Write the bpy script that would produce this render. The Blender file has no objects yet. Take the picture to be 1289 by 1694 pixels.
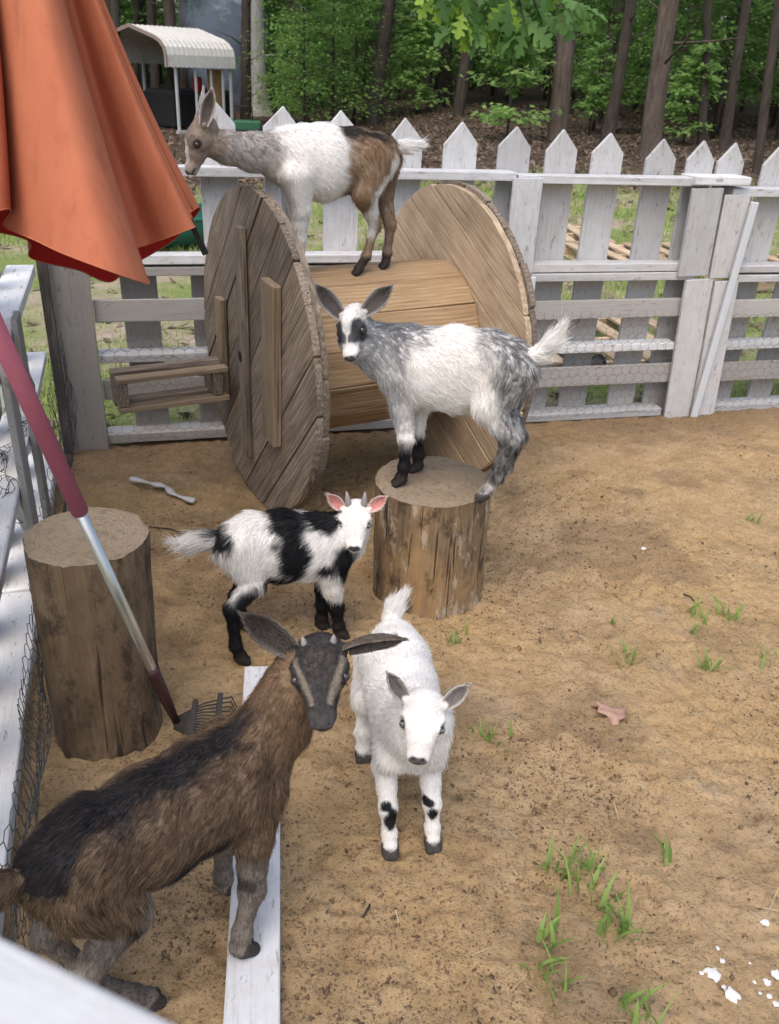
import bpy, bmesh, math, random
import numpy as np
from mathutils import Vector, Matrix
random.seed(7); RNG = np.random.default_rng(7)
scene = bpy.context.scene
COL = scene.collection

# ------------------------------------------------------------------ camera, sky, sun, exposure
F_PX, CX, CY, W_PX, H_PX = 1420.0, 644.5, 847.0, 1289, 1694
PITCH, ROLL, EYE = math.radians(28), math.radians(2.9), 1.55
Fv = np.array([0, math.cos(PITCH), -math.sin(PITCH)])
_R = np.array([1., 0, 0]); _U = np.cross(_R, Fv)
Rv = _R*math.cos(ROLL) + _U*math.sin(ROLL); Uv = np.cross(Rv, Fv)
cam_d = bpy.data.cameras.new('camera'); cam = bpy.data.objects.new('camera', cam_d); COL.objects.link(cam)
cam_d.sensor_fit = 'VERTICAL'; cam_d.sensor_height = 36.0; cam_d.lens = 36.0*F_PX/H_PX
cam_d.clip_start = 0.02; cam_d.clip_end = 600
cam_d.dof.use_dof = True; cam_d.dof.focus_distance = 2.1; cam_d.dof.aperture_fstop = 9
cam.matrix_world = Matrix(((Rv[0], Uv[0], -Fv[0], 0), (Rv[1], Uv[1], -Fv[1], 0), (Rv[2], Uv[2], -Fv[2], EYE), (0, 0, 0, 1)))
scene.camera = cam
SUN_EL, SUN_AZ = math.radians(60), math.radians(-160)      # azimuth from +Y, clockwise positive
world = bpy.data.worlds.new('World'); scene.world = world; world.use_nodes = True
wn = world.node_tree.nodes; wn.clear()
sky = wn.new('ShaderNodeTexSky'); sky.sky_type = 'NISHITA'; sky.sun_disc = False
sky.sun_elevation = SUN_EL; sky.sun_rotation = SUN_AZ; sky.air_density = 1.0; sky.dust_density = 4.0; sky.ozone_density = 0.6
bg = wn.new('ShaderNodeBackground'); bg.inputs['Strength'].default_value = 0.14
wo = wn.new('ShaderNodeOutputWorld')
world.node_tree.links.new(sky.outputs[0], bg.inputs[0]); world.node_tree.links.new(bg.outputs[0], wo.inputs[0])
sun_d = bpy.data.lights.new('sun', 'SUN'); sun_d.energy = 0.75; sun_d.angle = math.radians(70); sun_d.color = (1, .95, .87)
sun = bpy.data.objects.new('sun', sun_d); COL.objects.link(sun)
sdir = Vector((math.sin(SUN_AZ)*math.cos(SUN_EL), math.cos(SUN_AZ)*math.cos(SUN_EL), math.sin(SUN_EL)))
sun.rotation_euler = sdir.to_track_quat('Z', 'Y').to_euler()
vs = scene.view_settings; vs.view_transform = 'Standard'; vs.look = 'None'; vs.gamma = 1; vs.use_curve_mapping = False
vs.exposure = 1.0
scene.cycles.use_denoising = True
scene.cycles.max_bounces = 6; scene.cycles.diffuse_bounces = 3; scene.cycles.transparent_max_bounces = 8
scene.cycles.caustics_reflective = False; scene.cycles.caustics_refractive = False

# ------------------------------------------------------------------ photo geometry: turning sight lines into places
def ray(u, v): return Rv*((u-CX)/F_PX) - Uv*((v-CY)/F_PX) + Fv
def at_z(u, v, z=0.0):
    d = ray(u, v); return np.array([0, 0, EYE]) + d*((z-EYE)/d[2])
def at_y(u, v, Y):
    d = ray(u, v); return np.array([0, 0, EYE]) + d*(Y/d[1])
def at_plane(u, v, p0, n):
    d = ray(u, v); o = np.array([0, 0, EYE]); return o + d*(np.dot(np.array(p0)-o, n)/np.dot(d, n))
def proj(P):
    d = np.asarray(P, float)-[0, 0, EYE]; z = d@Fv; return CX+F_PX*(d@Rv)/z, CY-F_PX*(d@Uv)/z
def sst(a, b, x):
    t = np.clip((x-a)/(b-a), 0, 1); return t*t*(3-2*t)

def _h(ix, iy, iz, seed):
    n = (ix*374761393 + iy*668265263 + iz*2147483647 + seed*1274126177) & 0xffffffff
    n = ((n ^ (n >> 13))*1274126177) & 0xffffffff
    return ((n ^ (n >> 16)) & 0xffff)/65535.0
def vnoise(P, seed=0):
    P = np.asarray(P, float); i = np.floor(P).astype(np.int64); f = P-i; f = f*f*(3-2*f)
    r = 0
    for dx in (0, 1):
        for dy in (0, 1):
            for dz in (0, 1):
                w = (f[:, 0] if dx else 1-f[:, 0])*(f[:, 1] if dy else 1-f[:, 1])*(f[:, 2] if dz else 1-f[:, 2])
                r = r + w*_h(i[:, 0]+dx, i[:, 1]+dy, i[:, 2]+dz, seed)
    return r
def fbm(P, seed=0, oct=4):
    P = np.asarray(P, float); s = 0; a = .5
    for k in range(oct): s = s + a*vnoise(P*2**k, seed+k); a *= .5
    return s/(1-.5**oct)
def terrain(x, y):
    x = np.asarray(x, float); y = np.asarray(y, float)
    z = -0.05*sst(2.7, 3.8, y-.28*x)
    z = z - 0.85*sst(7, 20, y)*sst(2.5, -4.5, x)
    z = z + 0.03*np.maximum(0, y-27)
    return z
def at_ground(u, v):
    d = ray(u, v); t = .5
    while t < 200:
        p = np.array([0, 0, EYE])+d*t
        if p[2] < float(terrain(p[0], p[1])): return p
        t *= 1.004
    return p

# ------------------------------------------------------------------ scene helpers
WM = {}
def link(name, data, parent=None, M=None):
    o = bpy.data.objects.new(name, data); COL.objects.link(o)
    M = M or Matrix.Identity(4); WM[o.name] = M
    if parent is not None:
        o.parent = parent; o.matrix_basis = WM[parent.name].inverted() @ M
    else: o.matrix_basis = M
    return o
def tag(o, label=None, cat=None, group=None, kind=None):
    if label: o['label'] = label
    if cat: o['category'] = cat
    if group: o['group'] = group
    if kind: o['kind'] = kind
    return o
def empty(name, loc, label, cat, group=None):
    o = link(name, None, None, Matrix.Translation(Vector([float(c) for c in loc]))); o.empty_display_size = .1
    return tag(o, label, cat, group)
def mesh(name, V, Fc, mat=None, smooth=False):
    me = bpy.data.meshes.new(name)
    if isinstance(Fc, np.ndarray):
        V = np.asarray(V, np.float32); k = Fc.shape[1]
        me.vertices.add(len(V)); me.vertices.foreach_set('co', V.ravel())
        me.loops.add(Fc.size); me.loops.foreach_set('vertex_index', Fc.astype(np.int32).ravel())
        me.polygons.add(len(Fc)); me.polygons.foreach_set('loop_start', np.arange(0, Fc.size, k, dtype=np.int32))
        me.update(calc_edges=True)
    else:
        me.from_pydata([tuple(map(float, v)) for v in V], [], [tuple(f) for f in Fc])
    if smooth: me.polygons.foreach_set('use_smooth', np.ones(len(me.polygons), bool))
    if mat is not None: me.materials.append(mat)
    me.update(); return me
def frame(o, x, y, z):
    return Matrix(((x[0], y[0], z[0], o[0]), (x[1], y[1], z[1], o[1]), (x[2], y[2], z[2], o[2]), (0, 0, 0, 1)))
def nrm(v):
    v = np.asarray(v, float); return v/np.linalg.norm(v)
def bevelled(bm, off):
    bmesh.ops.bevel(bm, geom=list(bm.edges), offset=off, segments=1, profile=.5, affect='EDGES')
def box_mesh(name, l, w, t, mat, bev=.003, warp=0.0):
    bm = bmesh.new(); bmesh.ops.create_cube(bm, size=1)
    for v in bm.verts: v.co = Vector((v.co.x*l, v.co.y*w, v.co.z*t))
    if bev: bevelled(bm, min(bev, t*.3, w*.3))
    if warp:
        for v in bm.verts:
            v.co += Vector((random.uniform(-1, 1), random.uniform(-1, 1), random.uniform(-1, 1)))*warp
    me = bpy.data.meshes.new(name); bm.to_mesh(me); bm.free(); me.materials.append(mat); return me
def board(name, a, b, w, t, mat, parent, up=(0, 0, 1), bev=.003, warp=.0012):
    """a flat board from a to b; width w lies across, thickness t along 'up'"""
    a = np.asarray(a, float); b = np.asarray(b, float); x = nrm(b-a)
    z = np.asarray(up, float); z = nrm(z-x*np.dot(z, x)); y = np.cross(z, x)
    return link(name, box_mesh(name, np.linalg.norm(b-a), w, t, mat, bev, warp), parent, frame((a+b)/2, x, y, z))
def prism_mesh(name, poly, t, mat, bev=.002):
    bm = bmesh.new(); n = len(poly)
    lo = [bm.verts.new((p[0], p[1], -t/2)) for p in poly]; hi = [bm.verts.new((p[0], p[1], t/2)) for p in poly]
    bm.faces.new(lo[::-1]); bm.faces.new(hi)
    for i in range(n): bm.faces.new((lo[i], lo[(i+1) % n], hi[(i+1) % n], hi[i]))
    if bev: bmesh.ops.bevel(bm, geom=list(bm.edges), offset=bev, segments=1, profile=.5, affect='EDGES')
    me = bpy.data.meshes.new(name); bm.to_mesh(me); bm.free(); me.materials.append(mat); return me
def tube(pts, radii, sides=10, cap=True):
    P = np.asarray(pts, float); n = len(P); radii = np.broadcast_to(np.asarray(radii, float), (n,))
    V = []; Fc = []; ref = np.array([.31, .77, .55])
    for i in range(n):
        t = nrm(P[min(i+1, n-1)]-P[max(i-1, 0)]); a = nrm(np.cross(t, ref)); b = np.cross(t, a)
        for k in range(sides):
            q = 2*math.pi*k/sides; V.append(P[i]+radii[i]*(math.cos(q)*a+math.sin(q)*b))
    for i in range(n-1):
        for k in range(sides):
            k2 = (k+1) % sides; Fc.append((i*sides+k, i*sides+k2, (i+1)*sides+k2, (i+1)*sides+k))
    if cap:
        Fc.append(tuple(range(sides))[::-1]); Fc.append(tuple((n-1)*sides+k for k in range(sides)))
    return V, Fc
def tube_obj(name, pts, radii, mat, parent=None, sides=10, smooth=True):
    V, Fc = tube(pts, radii, sides); o0 = np.asarray(pts, float).mean(0)
    return link(name, mesh(name, np.array(V)-o0, Fc, mat, smooth), parent, Matrix.Translation(Vector(o0)))

# ------------------------------------------------------------------ materials
class NT:
    def __init__(s, name):
        s.m = bpy.data.materials.new(name); s.m.use_nodes = True; s.t = s.m.node_tree; s.t.nodes.clear()
        s.out = s.t.nodes.new('ShaderNodeOutputMaterial')
    def n(s, typ, **kw):
        x = s.t.nodes.new('ShaderNode'+typ)
        for k, v in kw.items(): setattr(x, k, v)
        return x
    def set(s, node, **inp):
        for k, v in inp.items():
            k = k.replace('_', ' ')
            tgt = node.inputs[int(k[1:])] if k[0] == 'i' and k[1:].isdigit() else node.inputs[k]
            if isinstance(v, bpy.types.NodeSocket): s.t.links.new(v, tgt)
            else: tgt.default_value = v
        return node
    def ramp(s, fac, stops):
        r = s.n('ValToRGB'); e = r.color_ramp.elements
        while len(e) > 1: e.remove(e[-1])
        e[0].position, e[0].color = stops[0][0], c4(stops[0][1])
        for p, c in stops[1:]:
            q = e.new(p); q.color = c4(c)
        s.t.links.new(fac, r.inputs[0]); return r.outputs[0]
    def noise(s, vec, scale, detail=6, rough=.6, dist=0):
        x = s.n('TexNoise'); s.set(x, Vector=vec, Scale=scale, Detail=detail, Roughness=rough, Distortion=dist); return x.outputs[0]
    def mix(s, fac, a, b, mode='MIX'):
        x = s.n('Mix', data_type='RGBA', blend_type=mode)
        for i, v in ((0, fac), (6, a), (7, b)):
            if isinstance(v, bpy.types.NodeSocket): s.t.links.new(v, x.inputs[i])
            else: x.inputs[i].default_value = v if i == 0 else c4(v)
        return x.outputs[2]
    def math(s, op, a, b=0.0, clamp=False):
        x = s.n('Math', operation=op, use_clamp=clamp)
        for i, v in ((0, a), (1, b)):
            if isinstance(v, bpy.types.NodeSocket): s.t.links.new(v, x.inputs[i])
            else: x.inputs[i].default_value = v
        return x.outputs[0]
    def coords(s, scale=(1, 1, 1), rnd=True, which='Object'):
        tc = s.n('TexCoord'); mp = s.n('Mapping'); s.set(mp, Vector=tc.outputs[which], Scale=scale)
        if rnd:
            oi = s.n('ObjectInfo'); a = s.n('VectorMath', operation='ADD')
            m = s.n('VectorMath', operation='MULTIPLY'); s.t.links.new(oi.outputs['Random'], m.inputs[0]); m.inputs[1].default_value = (37, 91, 53)
            s.t.links.new(mp.outputs[0], a.inputs[0]); s.t.links.new(m.outputs[0], a.inputs[1]); return a.outputs[0]
        return mp.outputs[0]
    def bump(s, h, strength=.3, dist=.005):
        b = s.n('Bump'); s.set(b, Height=h, Strength=strength, Distance=dist); return b.outputs[0]
    def bsdf(s, color, rough=.7, normal=None, spec=.3, **kw):
        b = s.n('BsdfPrincipled')
        s.set(b, **{'Base_Color': color if isinstance(color, bpy.types.NodeSocket) else c4(color), 'Roughness': rough, 'Specular_IOR_Level': spec})
        if normal is not None: s.set(b, Normal=normal)
        if kw: s.set(b, **kw)
        s.t.links.new(b.outputs[0], s.out.inputs[0]); return b
def c4(c): return tuple(c) if len(c) == 4 else (c[0], c[1], c[2], 1)

def m_wood(name, dark, mid, light, gscale=1.0, stain=(.05, .04, .035), stain_amt=.35, rough=.8, bumps=.5, hue=.25):
    t = NT(name); v = t.coords((3.5*gscale, 75*gscale, 75*gscale)); g = t.noise(v, 1.6, 9, .7, .5)
    col = t.ramp(g, [(.34, dark), (.5, mid), (.66, light)])
    ck = t.noise(t.coords((1.6, 60, 60)), 1.5, 4, .55, .2); col = t.mix(t.ramp(ck, [(.60, (0, 0, 0)), (.67, (.8, .8, .8))]), col, tuple(x*.35 for x in dark))
    w = t.coords((1.2, 9, 9)); wv = t.n('TexWave', wave_type='BANDS', bands_direction='Y'); t.set(wv, Vector=w, Scale=2.2, Distortion=9.0, Detail=3.0, Detail_Scale=.8)
    col = t.mix(t.math('MULTIPLY', wv.outputs[1], .5), col, dark)
    b = t.coords((3, 3, 3)); bn = t.noise(b, 1.5, 5, .6)
    col = t.mix(t.math('MULTIPLY', t.ramp(bn, [(.45, (0, 0, 0)), (.7, (1, 1, 1))]), stain_amt), col, stain)
    oi = t.n('ObjectInfo'); k = t.math('ADD', t.math('MULTIPLY', oi.outputs['Random'], hue*2), 1-hue)
    hv = t.n('HueSaturation'); t.set(hv, Value=k, Color=col)
    t.bsdf(hv.outputs[0], rough, t.bump(g, bumps, .004)); return t.m
def m_whitepaint(name, base=(.58, .59, .61), wear=(.2, .185, .17), amt=.9, dirt=.5):
    t = NT(name); v = t.coords((4, 80, 80)); g = t.noise(v, 1.5, 8, .7, .4)
    b = t.coords((2.5, 5, 5)); bn = t.noise(b, 1.3, 5, .65)
    streak = t.math('MULTIPLY', t.ramp(g, [(.5, (0, 0, 0)), (.74, (1, 1, 1))]), t.ramp(bn, [(.32, (.15, .15, .15)), (.68, (1, 1, 1))]))
    col = t.mix(t.math('MULTIPLY', streak, amt), base, wear)
    s = t.noise(t.coords((9, 9, 9)), 1.5, 6, .7); col = t.mix(t.math('MULTIPLY', t.ramp(s, [(.42, (0, 0, 0)), (.75, (1, 1, 1))]), dirt), col, (.36, .34, .31))
    sp = t.noise(t.coords((30, 90, 90)), 1.0, 3, .6); col = t.mix(t.ramp(sp, [(.70, (0, 0, 0)), (.76, (.7, .7, .7))]), col, (.10, .09, .085))
    pe = t.noise(t.coords((10, 34, 34)), 1.4, 6, .7, .5); col = t.mix(t.ramp(pe, [(.60, (0, 0, 0)), (.645, (.75, .75, .75))]), col, (.2, .165, .13))
    oi = t.n('ObjectInfo'); hv = t.n('HueSaturation'); t.set(hv, Value=t.math('ADD', t.math('MULTIPLY', oi.outputs['Random'], .3), .8), Color=col)
    t.bsdf(hv.outputs[0], .62, t.bump(t.math('ADD', g, s), .35, .003), .3); return t.m
def m_plain(name, col, rough=.6, var=.25, scale=20, spec=.3, bump=.15, metallic=0.0):
    t = NT(name); n = t.noise(t.coords((1, 1, 1)), scale, 6, .65)
    c = t.mix(n, tuple(x*(1-var) for x in col), tuple(min(1, x*(1+var)) for x in col))
    t.bsdf(c, rough, t.bump(n, bump, .002), spec, Metallic=metallic); return t.m

M = {}
M['white'] = m_whitepaint('white painted wood')
M['white_dirty'] = m_whitepaint('weathered white painted wood', (.46, .46, .47), (.17, .155, .14), .95, .6)
M['white_warm'] = m_whitepaint('dark warm white wood', (.36, .345, .33), (.16, .14, .12), .9, .55)  # darker, warmer white, mostly on boards below the top rail
M['spool_old'] = m_wood('grey brown weathered planks', (.105, .08, .06), (.235, .188, .145), (.35, .295, .235), 1.0, (.06, .045, .035), .45)
M['spool_new'] = m_wood('tan pine planks', (.22, .14, .075), (.35, .24, .135), (.43, .31, .185), .8, (.2, .12, .07), .25, bumps=.25, hue=.12)
M['spool_tan'] = m_wood('sandy worn planks', (.29, .215, .14), (.45, .345, .235), (.55, .45, .325), .9, (.12, .08, .055), .45, hue=.12)
M['board_tan'] = m_wood('light weathered board', (.17, .125, .08), (.28, .21, .14), (.36, .28, .19), 1.0, (.1, .075, .05), .35, hue=.1)
M['pallet'] = m_wood('raw pallet wood', (.33, .24, .15), (.48, .37, .25), (.58, .47, .34), .8, (.3, .22, .14), .2)
M['dark_post'] = m_wood('dark rough post', (.05, .045, .04), (.12, .105, .095), (.2, .18, .16), 1.0)

def m_stump_side(name, a, b, c, flake=.8):
    t = NT(name); v = t.coords((48, 48, 4.5)); g = t.noise(v, 1.4, 9, .7, .4)
    b1 = t.noise(t.coords((4, 4, 2.2)), 1.5, 5, .6)
    col = t.mix(t.ramp(b1, [(.42, (0, 0, 0)), (.58, (1, 1, 1))]), t.ramp(g, [(.3, a), (.6, b)]), t.ramp(g, [(.3, b), (.65, c)]))
    p = t.noise(t.coords((9, 9, 3.5)), 1.8, 6, .7); col = t.mix(t.ramp(p, [(.54, (0, 0, 0)), (.6, (flake, flake, flake))]), col, (.40, .33, .25))
    p2 = t.noise(t.coords((6, 6, 4)), 2.0, 5, .7); col = t.mix(t.ramp(p2, [(.52, (0, 0, 0)), (.63, (.85, .85, .85))]), col, (.05, .037, .028))
    ck = t.noise(t.coords((55, 55, 1.6)), 1.2, 4, .5, .3); col = t.mix(t.ramp(ck, [(.6, (0, 0, 0)), (.66, (.9, .9, .9))]), col, (.03, .022, .016))
    t.bsdf(col, .85, t.bump(t.math('ADD', g, t.math('MULTIPLY', p, .6)), .9, .008), .2); return t.m
M['stump_a'] = m_stump_side('debarked stump side', (.09, .062, .04), (.21, .145, .085), (.36, .225, .105))
M['stump_b'] = m_stump_side('brown stump side', (.05, .036, .026), (.125, .086, .054), (.21, .145, .088), .12)
def m_stump_top():
    t = NT('sawn stump top'); tc = t.n('TexCoord')
    off = t.n('VectorMath', operation='ADD'); t.t.links.new(tc.outputs['Object'], off.inputs[0]); off.inputs[1].default_value = (.02, .015, 0)
    w = t.n('TexWave', wave_type='RINGS', rings_direction='Z'); t.set(w, Vector=off.outputs[0], Scale=34.0, Distortion=9.0, Detail=4.0, Detail_Scale=1.6)
    n = t.noise(t.coords((1, 1, 1)), 60, 8, .7); n2 = t.noise(t.coords((1, 1, 1)), 9, 4, .6)
    col = t.mix(n2, (.2, .155, .108), (.31, .255, .185)); col = t.mix(t.math('MULTIPLY', w.outputs[1], .2), col, (.13, .095, .06))
    col = t.mix(t.ramp(n, [(.50, (0, 0, 0)), (.66, (.8, .8, .8))]), col, (.13, .1, .068))
    t.bsdf(col, .9, t.bump(t.math('ADD', n, t.math('MULTIPLY', w.outputs[1], .4)), .8, .004), .15); return t.m
M['stump_top'] = m_stump_top()
def m_dirt():
    t = NT('tan sandy dirt'); tc = t.n('TexCoord'); v = tc.outputs['Object']
    big = t.noise(v, 1.3, 5, .6); mid = t.noise(v, 8, 7, .65); fine = t.noise(v, 110, 5, .7)
    at = t.n('Attribute', attribute_name='darken')
    col = t.ramp(mid, [(.3, (.29, .20, .108)), (.5, (.43, .305, .172)), (.72, (.53, .39, .235))])
    col = t.mix(t.ramp(big, [(.42, (0, 0, 0)), (.62, (.6, .6, .6))]), col, (.48, .32, .15))
    pale = t.noise(v, 3.1, 5, .65); col = t.mix(t.ramp(pale, [(.56, (0, 0, 0)), (.72, (.65, .65, .65))]), col, (.36, .29, .21))
    col = t.mix(t.ramp(fine, [(.34, (.6, .6, .6)), (.48, (0, 0, 0))]), col, (.115, .075, .045))
    sp = t.noise(v, 38, 5, .7); col = t.mix(t.ramp(sp, [(.60, (0, 0, 0)), (.70, (.75, .75, .75))]), col, (.10, .066, .042))
    col = t.mix(at.outputs['Fac'], col, t.mix(mid, (.075, .05, .035), (.17, .115, .07)))
    t.bsdf(col, .95, t.bump(t.math('ADD', t.math('MULTIPLY', fine, 1.0), mid), 1.0, .012), .15); return t.m
M['dirt'] = m_dirt()
def m_ground():
    t = NT('lawn and leaf litter ground'); tc = t.n('TexCoord'); v = tc.outputs['Object']
    at = t.n('Attribute', attribute_name='litter')
    a = t.noise(v, .9, 6, .65); b = t.noise(v, 6, 7, .7); c = t.noise(v, 35, 5, .7)
    soil = t.ramp(b, [(.3, (.30, .235, .17)), (.7, (.50, .42, .33))])
    grass = t.ramp(c, [(.3, (.13, .18, .05)), (.7, (.30, .35, .12))])
    lawn = t.mix(t.ramp(a, [(.40, (0, 0, 0)), (.55, (1, 1, 1))]), soil, grass)
    lit = t.ramp(c, [(.3, (.045, .032, .023)), (.55, (.095, .068, .05)), (.75, (.16, .12, .092))])
    col = t.mix(at.outputs['Fac'], lawn, lit)
    t.bsdf(col, .95, t.bump(t.math('ADD', c, b), 1.0, .03), .1); return t.m
M['ground'] = m_ground()
def m_leaf(name, a, b, trans=.45, rnd=True, rough=.55):
    t = NT(name); g = t.n('NewGeometry'); oi = t.n('ObjectInfo')
    f = t.math('FRACT', t.math('ADD', g.outputs['Random Per Island'], oi.outputs['Random']))
    col = t.mix(f, a, b); d = t.n('BsdfPrincipled'); t.set(d, Base_Color=col, Roughness=rough, Specular_IOR_Level=.25)
    tr = t.n('BsdfTranslucent'); t.set(tr, Color=t.mix(.5, col, tuple(min(1, x*2) for x in b)))
    mx = t.n('MixShader'); mx.inputs[0].default_value = trans
    t.t.links.new(d.outputs[0], mx.inputs[1]); t.t.links.new(tr.outputs[0], mx.inputs[2]); t.t.links.new(mx.outputs[0], t.out.inputs[0]); return t.m
M['leaf'] = m_leaf('woodland leaf', (.075, .15, .035), (.18, .31, .08))
M['leaf_lit'] = m_leaf('edge sapling leaf', (.17, .29, .08), (.30, .45, .15), .5)  # paler leaf copy; sky light on the edge saplings is put into its colour
M['leaf_oak'] = m_leaf('oak leaf', (.075, .15, .05), (.16, .28, .085), .5)
M['leaf_lime'] = m_leaf('young yellow green oak leaf', (.25, .38, .05), (.32, .45, .08), .5)
M['grass'] = m_leaf('grass blade', (.13, .23, .05), (.26, .37, .11), .4)
M['lawn_grass'] = m_leaf('lawn blade', (.19, .26, .07), (.36, .43, .16), .4)
M['litter'] = m_leaf('dead leaf', (.085, .06, .043), (.2, .15, .11), .1)
M['dead_leaf'] = m_plain('dry brown leaf', (.34, .215, .165), .6, .3, 30)
def m_bark(name, a, b):
    t = NT(name); g = t.noise(t.coords((5, 5, .9)), 2.5, 8, .7, .4)
    t.bsdf(t.ramp(g, [(.3, a), (.7, b)]), .9, t.bump(g, 1.0, .03), .1); return t.m
M['bark'] = m_bark('grey brown bark', (.045, .035, .028), (.15, .12, .098))
M['bark_dark'] = m_bark('dark bark', (.03, .025, .02), (.085, .07, .058))
M['bark_pale'] = m_bark('pale grey bark', (.22, .205, .185), (.46, .44, .41))
def m_fabric():
    t = NT('faded orange umbrella fabric'); n = t.noise(t.coords((1, 1, 1), False), 5, 5, .6); f = t.noise(t.coords((1, 1, 1), False), 260, 3, .6)
    sp = t.noise(t.coords((1, 1, 1), False), 22, 4, .7)
    st = t.noise(t.coords((6, 6, 1.2), False), 3, 6, .7); col = t.mix(n, (.39, .112, .058), (.52, .195, .108)); col = t.mix(t.math('MULTIPLY', t.ramp(st, [(.5, (0, 0, 0)), (.75, (1, 1, 1))]), .45), col, (.22, .06, .035)); col = t.mix(t.ramp(sp, [(.70, (0, 0, 0)), (.76, (.6, .6, .6))]), col, (.16, .05, .03))
    g = t.n('NewGeometry'); col = t.mix(g.outputs['Backfacing'], col, (.30, .010, .012))
    d = t.n('BsdfPrincipled'); t.set(d, Base_Color=col, Roughness=.85, Specular_IOR_Level=.15, Normal=t.bump(f, .3, .001))
    tr = t.n('BsdfTranslucent'); t.set(tr, Color=(.55, .06, .03, 1)); mx = t.n('MixShader'); mx.inputs[0].default_value = .12
    t.t.links.new(d.outputs[0], mx.inputs[1]); t.t.links.new(tr.outputs[0], mx.inputs[2]); t.t.links.new(mx.outputs[0], t.out.inputs[0]); return t.m
M['fabric'] = m_fabric()
M['black'] = m_plain('black plastic', (.018, .018, .019), .45)
M['wire'] = m_plain('dull galvanised wire', (.055, .055, .055), .55, .2, 30, .4, 0, .3)
M['steel'] = m_plain('bare steel tube', (.52, .51, .48), .28, .1, 40, .5, .05, .9)
M['grip'] = m_plain('faded maroon foam grip', (.22, .06, .085), .75, .12, 60)
M['maroon'] = m_plain('dark maroon plastic', (.045, .016, .017), .5)
M['tine'] = m_plain('grey rake tines', (.045, .042, .04), .6)
M['white_lit'] = m_whitepaint('white painted ledge with light painted in', (.78, .79, .80), (.4, .38, .36), .5, .25)  # strong light on the left ledges is put into this paler paint
M['wire_light'] = m_plain('light galvanised wire', (.16, .16, .16), .55, .2, 30, .4, 0, .3)
M['pipe'] = m_plain('white plastic channel', (.5, .52, .55), .4, .06)
M['roof'] = m_plain('dirty white roof metal', (.55, .54, .52), .6, .3, 9)
M['trim'] = m_plain('brown grey trim', (.24, .19, .165), .6)
M['postmetal'] = m_plain('galvanised post', (.42, .43, .44), .5)
M['ply'] = m_plain('plywood sheet', (.36, .22, .11), .7, .25, 6)
M['charcoal'] = m_plain('black tarp', (.012, .012, .014), .8)
M['red'] = m_plain('red enamel', (.28, .015, .015), .4)
M['green_plastic'] = m_plain('dull green plastic', (.02, .12, .085), .4, .15)
M['green_metal'] = m_plain('green painted metal', (.03, .11, .06), .5)
M['grey_stone'] = m_plain('grey block', (.25, .24, .22), .9)
M['chalk'] = m_plain('white chalky chip', (.6, .59, .58), .8, .1, 60)
M['clear'] = m_plain('milky plastic strip', (.5, .49, .48), .35, .2, 30)
M['straw'] = m_leaf('pale straw', (.34, .26, .15), (.5, .42, .28), .1)
M['crumb'] = m_leaf('dark soil crumb', (.07, .047, .03), (.28, .19, .115), 0.0, rough=.95)
M['horn'] = m_plain('grey horn', (.22, .21, .20), .5)
M['hoof'] = m_plain('dark hoof', (.03, .026, .024), .55)
def m_attr(name, rough=.8, spec=.2):
    t = NT(name); a = t.n('Attribute', attribute_name='col'); t.bsdf(a.outputs['Color'], rough, None, spec); return t.m
M['hide'] = m_attr('goat hide')
def m_fur():
    t = NT('goat fur'); a = t.n('Attribute', attribute_name='col')
    d = t.n('BsdfPrincipled'); t.set(d, Base_Color=a.outputs['Color'], Roughness=.5, Specular_IOR_Level=.2)
    tr = t.n('BsdfTranslucent'); t.set(tr, Color=a.outputs['Color']); mx = t.n('MixShader'); mx.inputs[0].default_value = .42
    t.t.links.new(d.outputs[0], mx.inputs[1]); t.t.links.new(tr.outputs[0], mx.inputs[2]); t.t.links.new(mx.outputs[0], t.out.inputs[0]); return t.m
M['fur'] = m_fur()
def m_eye(name, iris):
    t = NT(name); tc = t.n('TexCoord'); sx = t.n('SeparateXYZ'); t.t.links.new(tc.outputs['Object'], sx.inputs[0])
    # local x points out of the head, y along the slit: unit sphere
    a = t.math('ABSOLUTE', sx.outputs[2]); b = t.math('ABSOLUTE', sx.outputs[1])
    slit = t.math('MULTIPLY', t.math('LESS_THAN', a, .2), t.math('LESS_THAN', b, .5))
    rr = t.math('SQRT', t.math('ADD', t.math('MULTIPLY', a, a), t.math('MULTIPLY', b, b)))
    col = t.mix(t.math('GREATER_THAN', rr, .64), t.mix(slit, iris, (.004, .004, .005)), (.02, .016, .014))
    t.bsdf(col, .12, None, .6); return t.m
M['eye_blue'] = m_eye('pale blue goat eye', (.17, .19, .22)); M['eye_brown'] = m_eye('brown goat eye', (.08, .045, .025)); M['eye_dark'] = m_eye('dark goat eye', (.05, .045, .045))

# ------------------------------------------------------------------ ground
def grid_mesh(name, xs, ys, zf, mat):
    X, Y = np.meshgrid(xs, ys); Z = zf(X.ravel(), Y.ravel()); V = np.stack([X.ravel(), Y.ravel(), Z], 1)
    nx, ny = len(xs), len(ys); i = np.arange(nx*ny).reshape(ny, nx)
    Fq = np.stack([i[:-1, :-1].ravel(), i[:-1, 1:].ravel(), i[1:, 1:].ravel(), i[1:, :-1].ravel()], 1)
    return mesh(name, V, Fq, mat, True), V
def fence_off(x, y): return (x+1.43)*-.2675+(y-3.454)*.9635           # distance behind the back fence line
def left_off(x, y):                                                   # distance outside the left fence line
    return (x+.76)*-.954 + (y-1.32)*-.30
def far_z(x, y):
    z = terrain(x, y) + .03*(fbm(np.stack([x*.8, y*.8, x*0], 1), 3)-.5)
    inside = (fence_off(x, y) < .12) & (left_off(x, y) < .1)
    return z - .008 - np.where(inside, .12, 0)
g1 = np.concatenate([-np.geomspace(300, 6, 26), np.linspace(-5.8, 7.8, 110), np.geomspace(8, 300, 26)])
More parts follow.
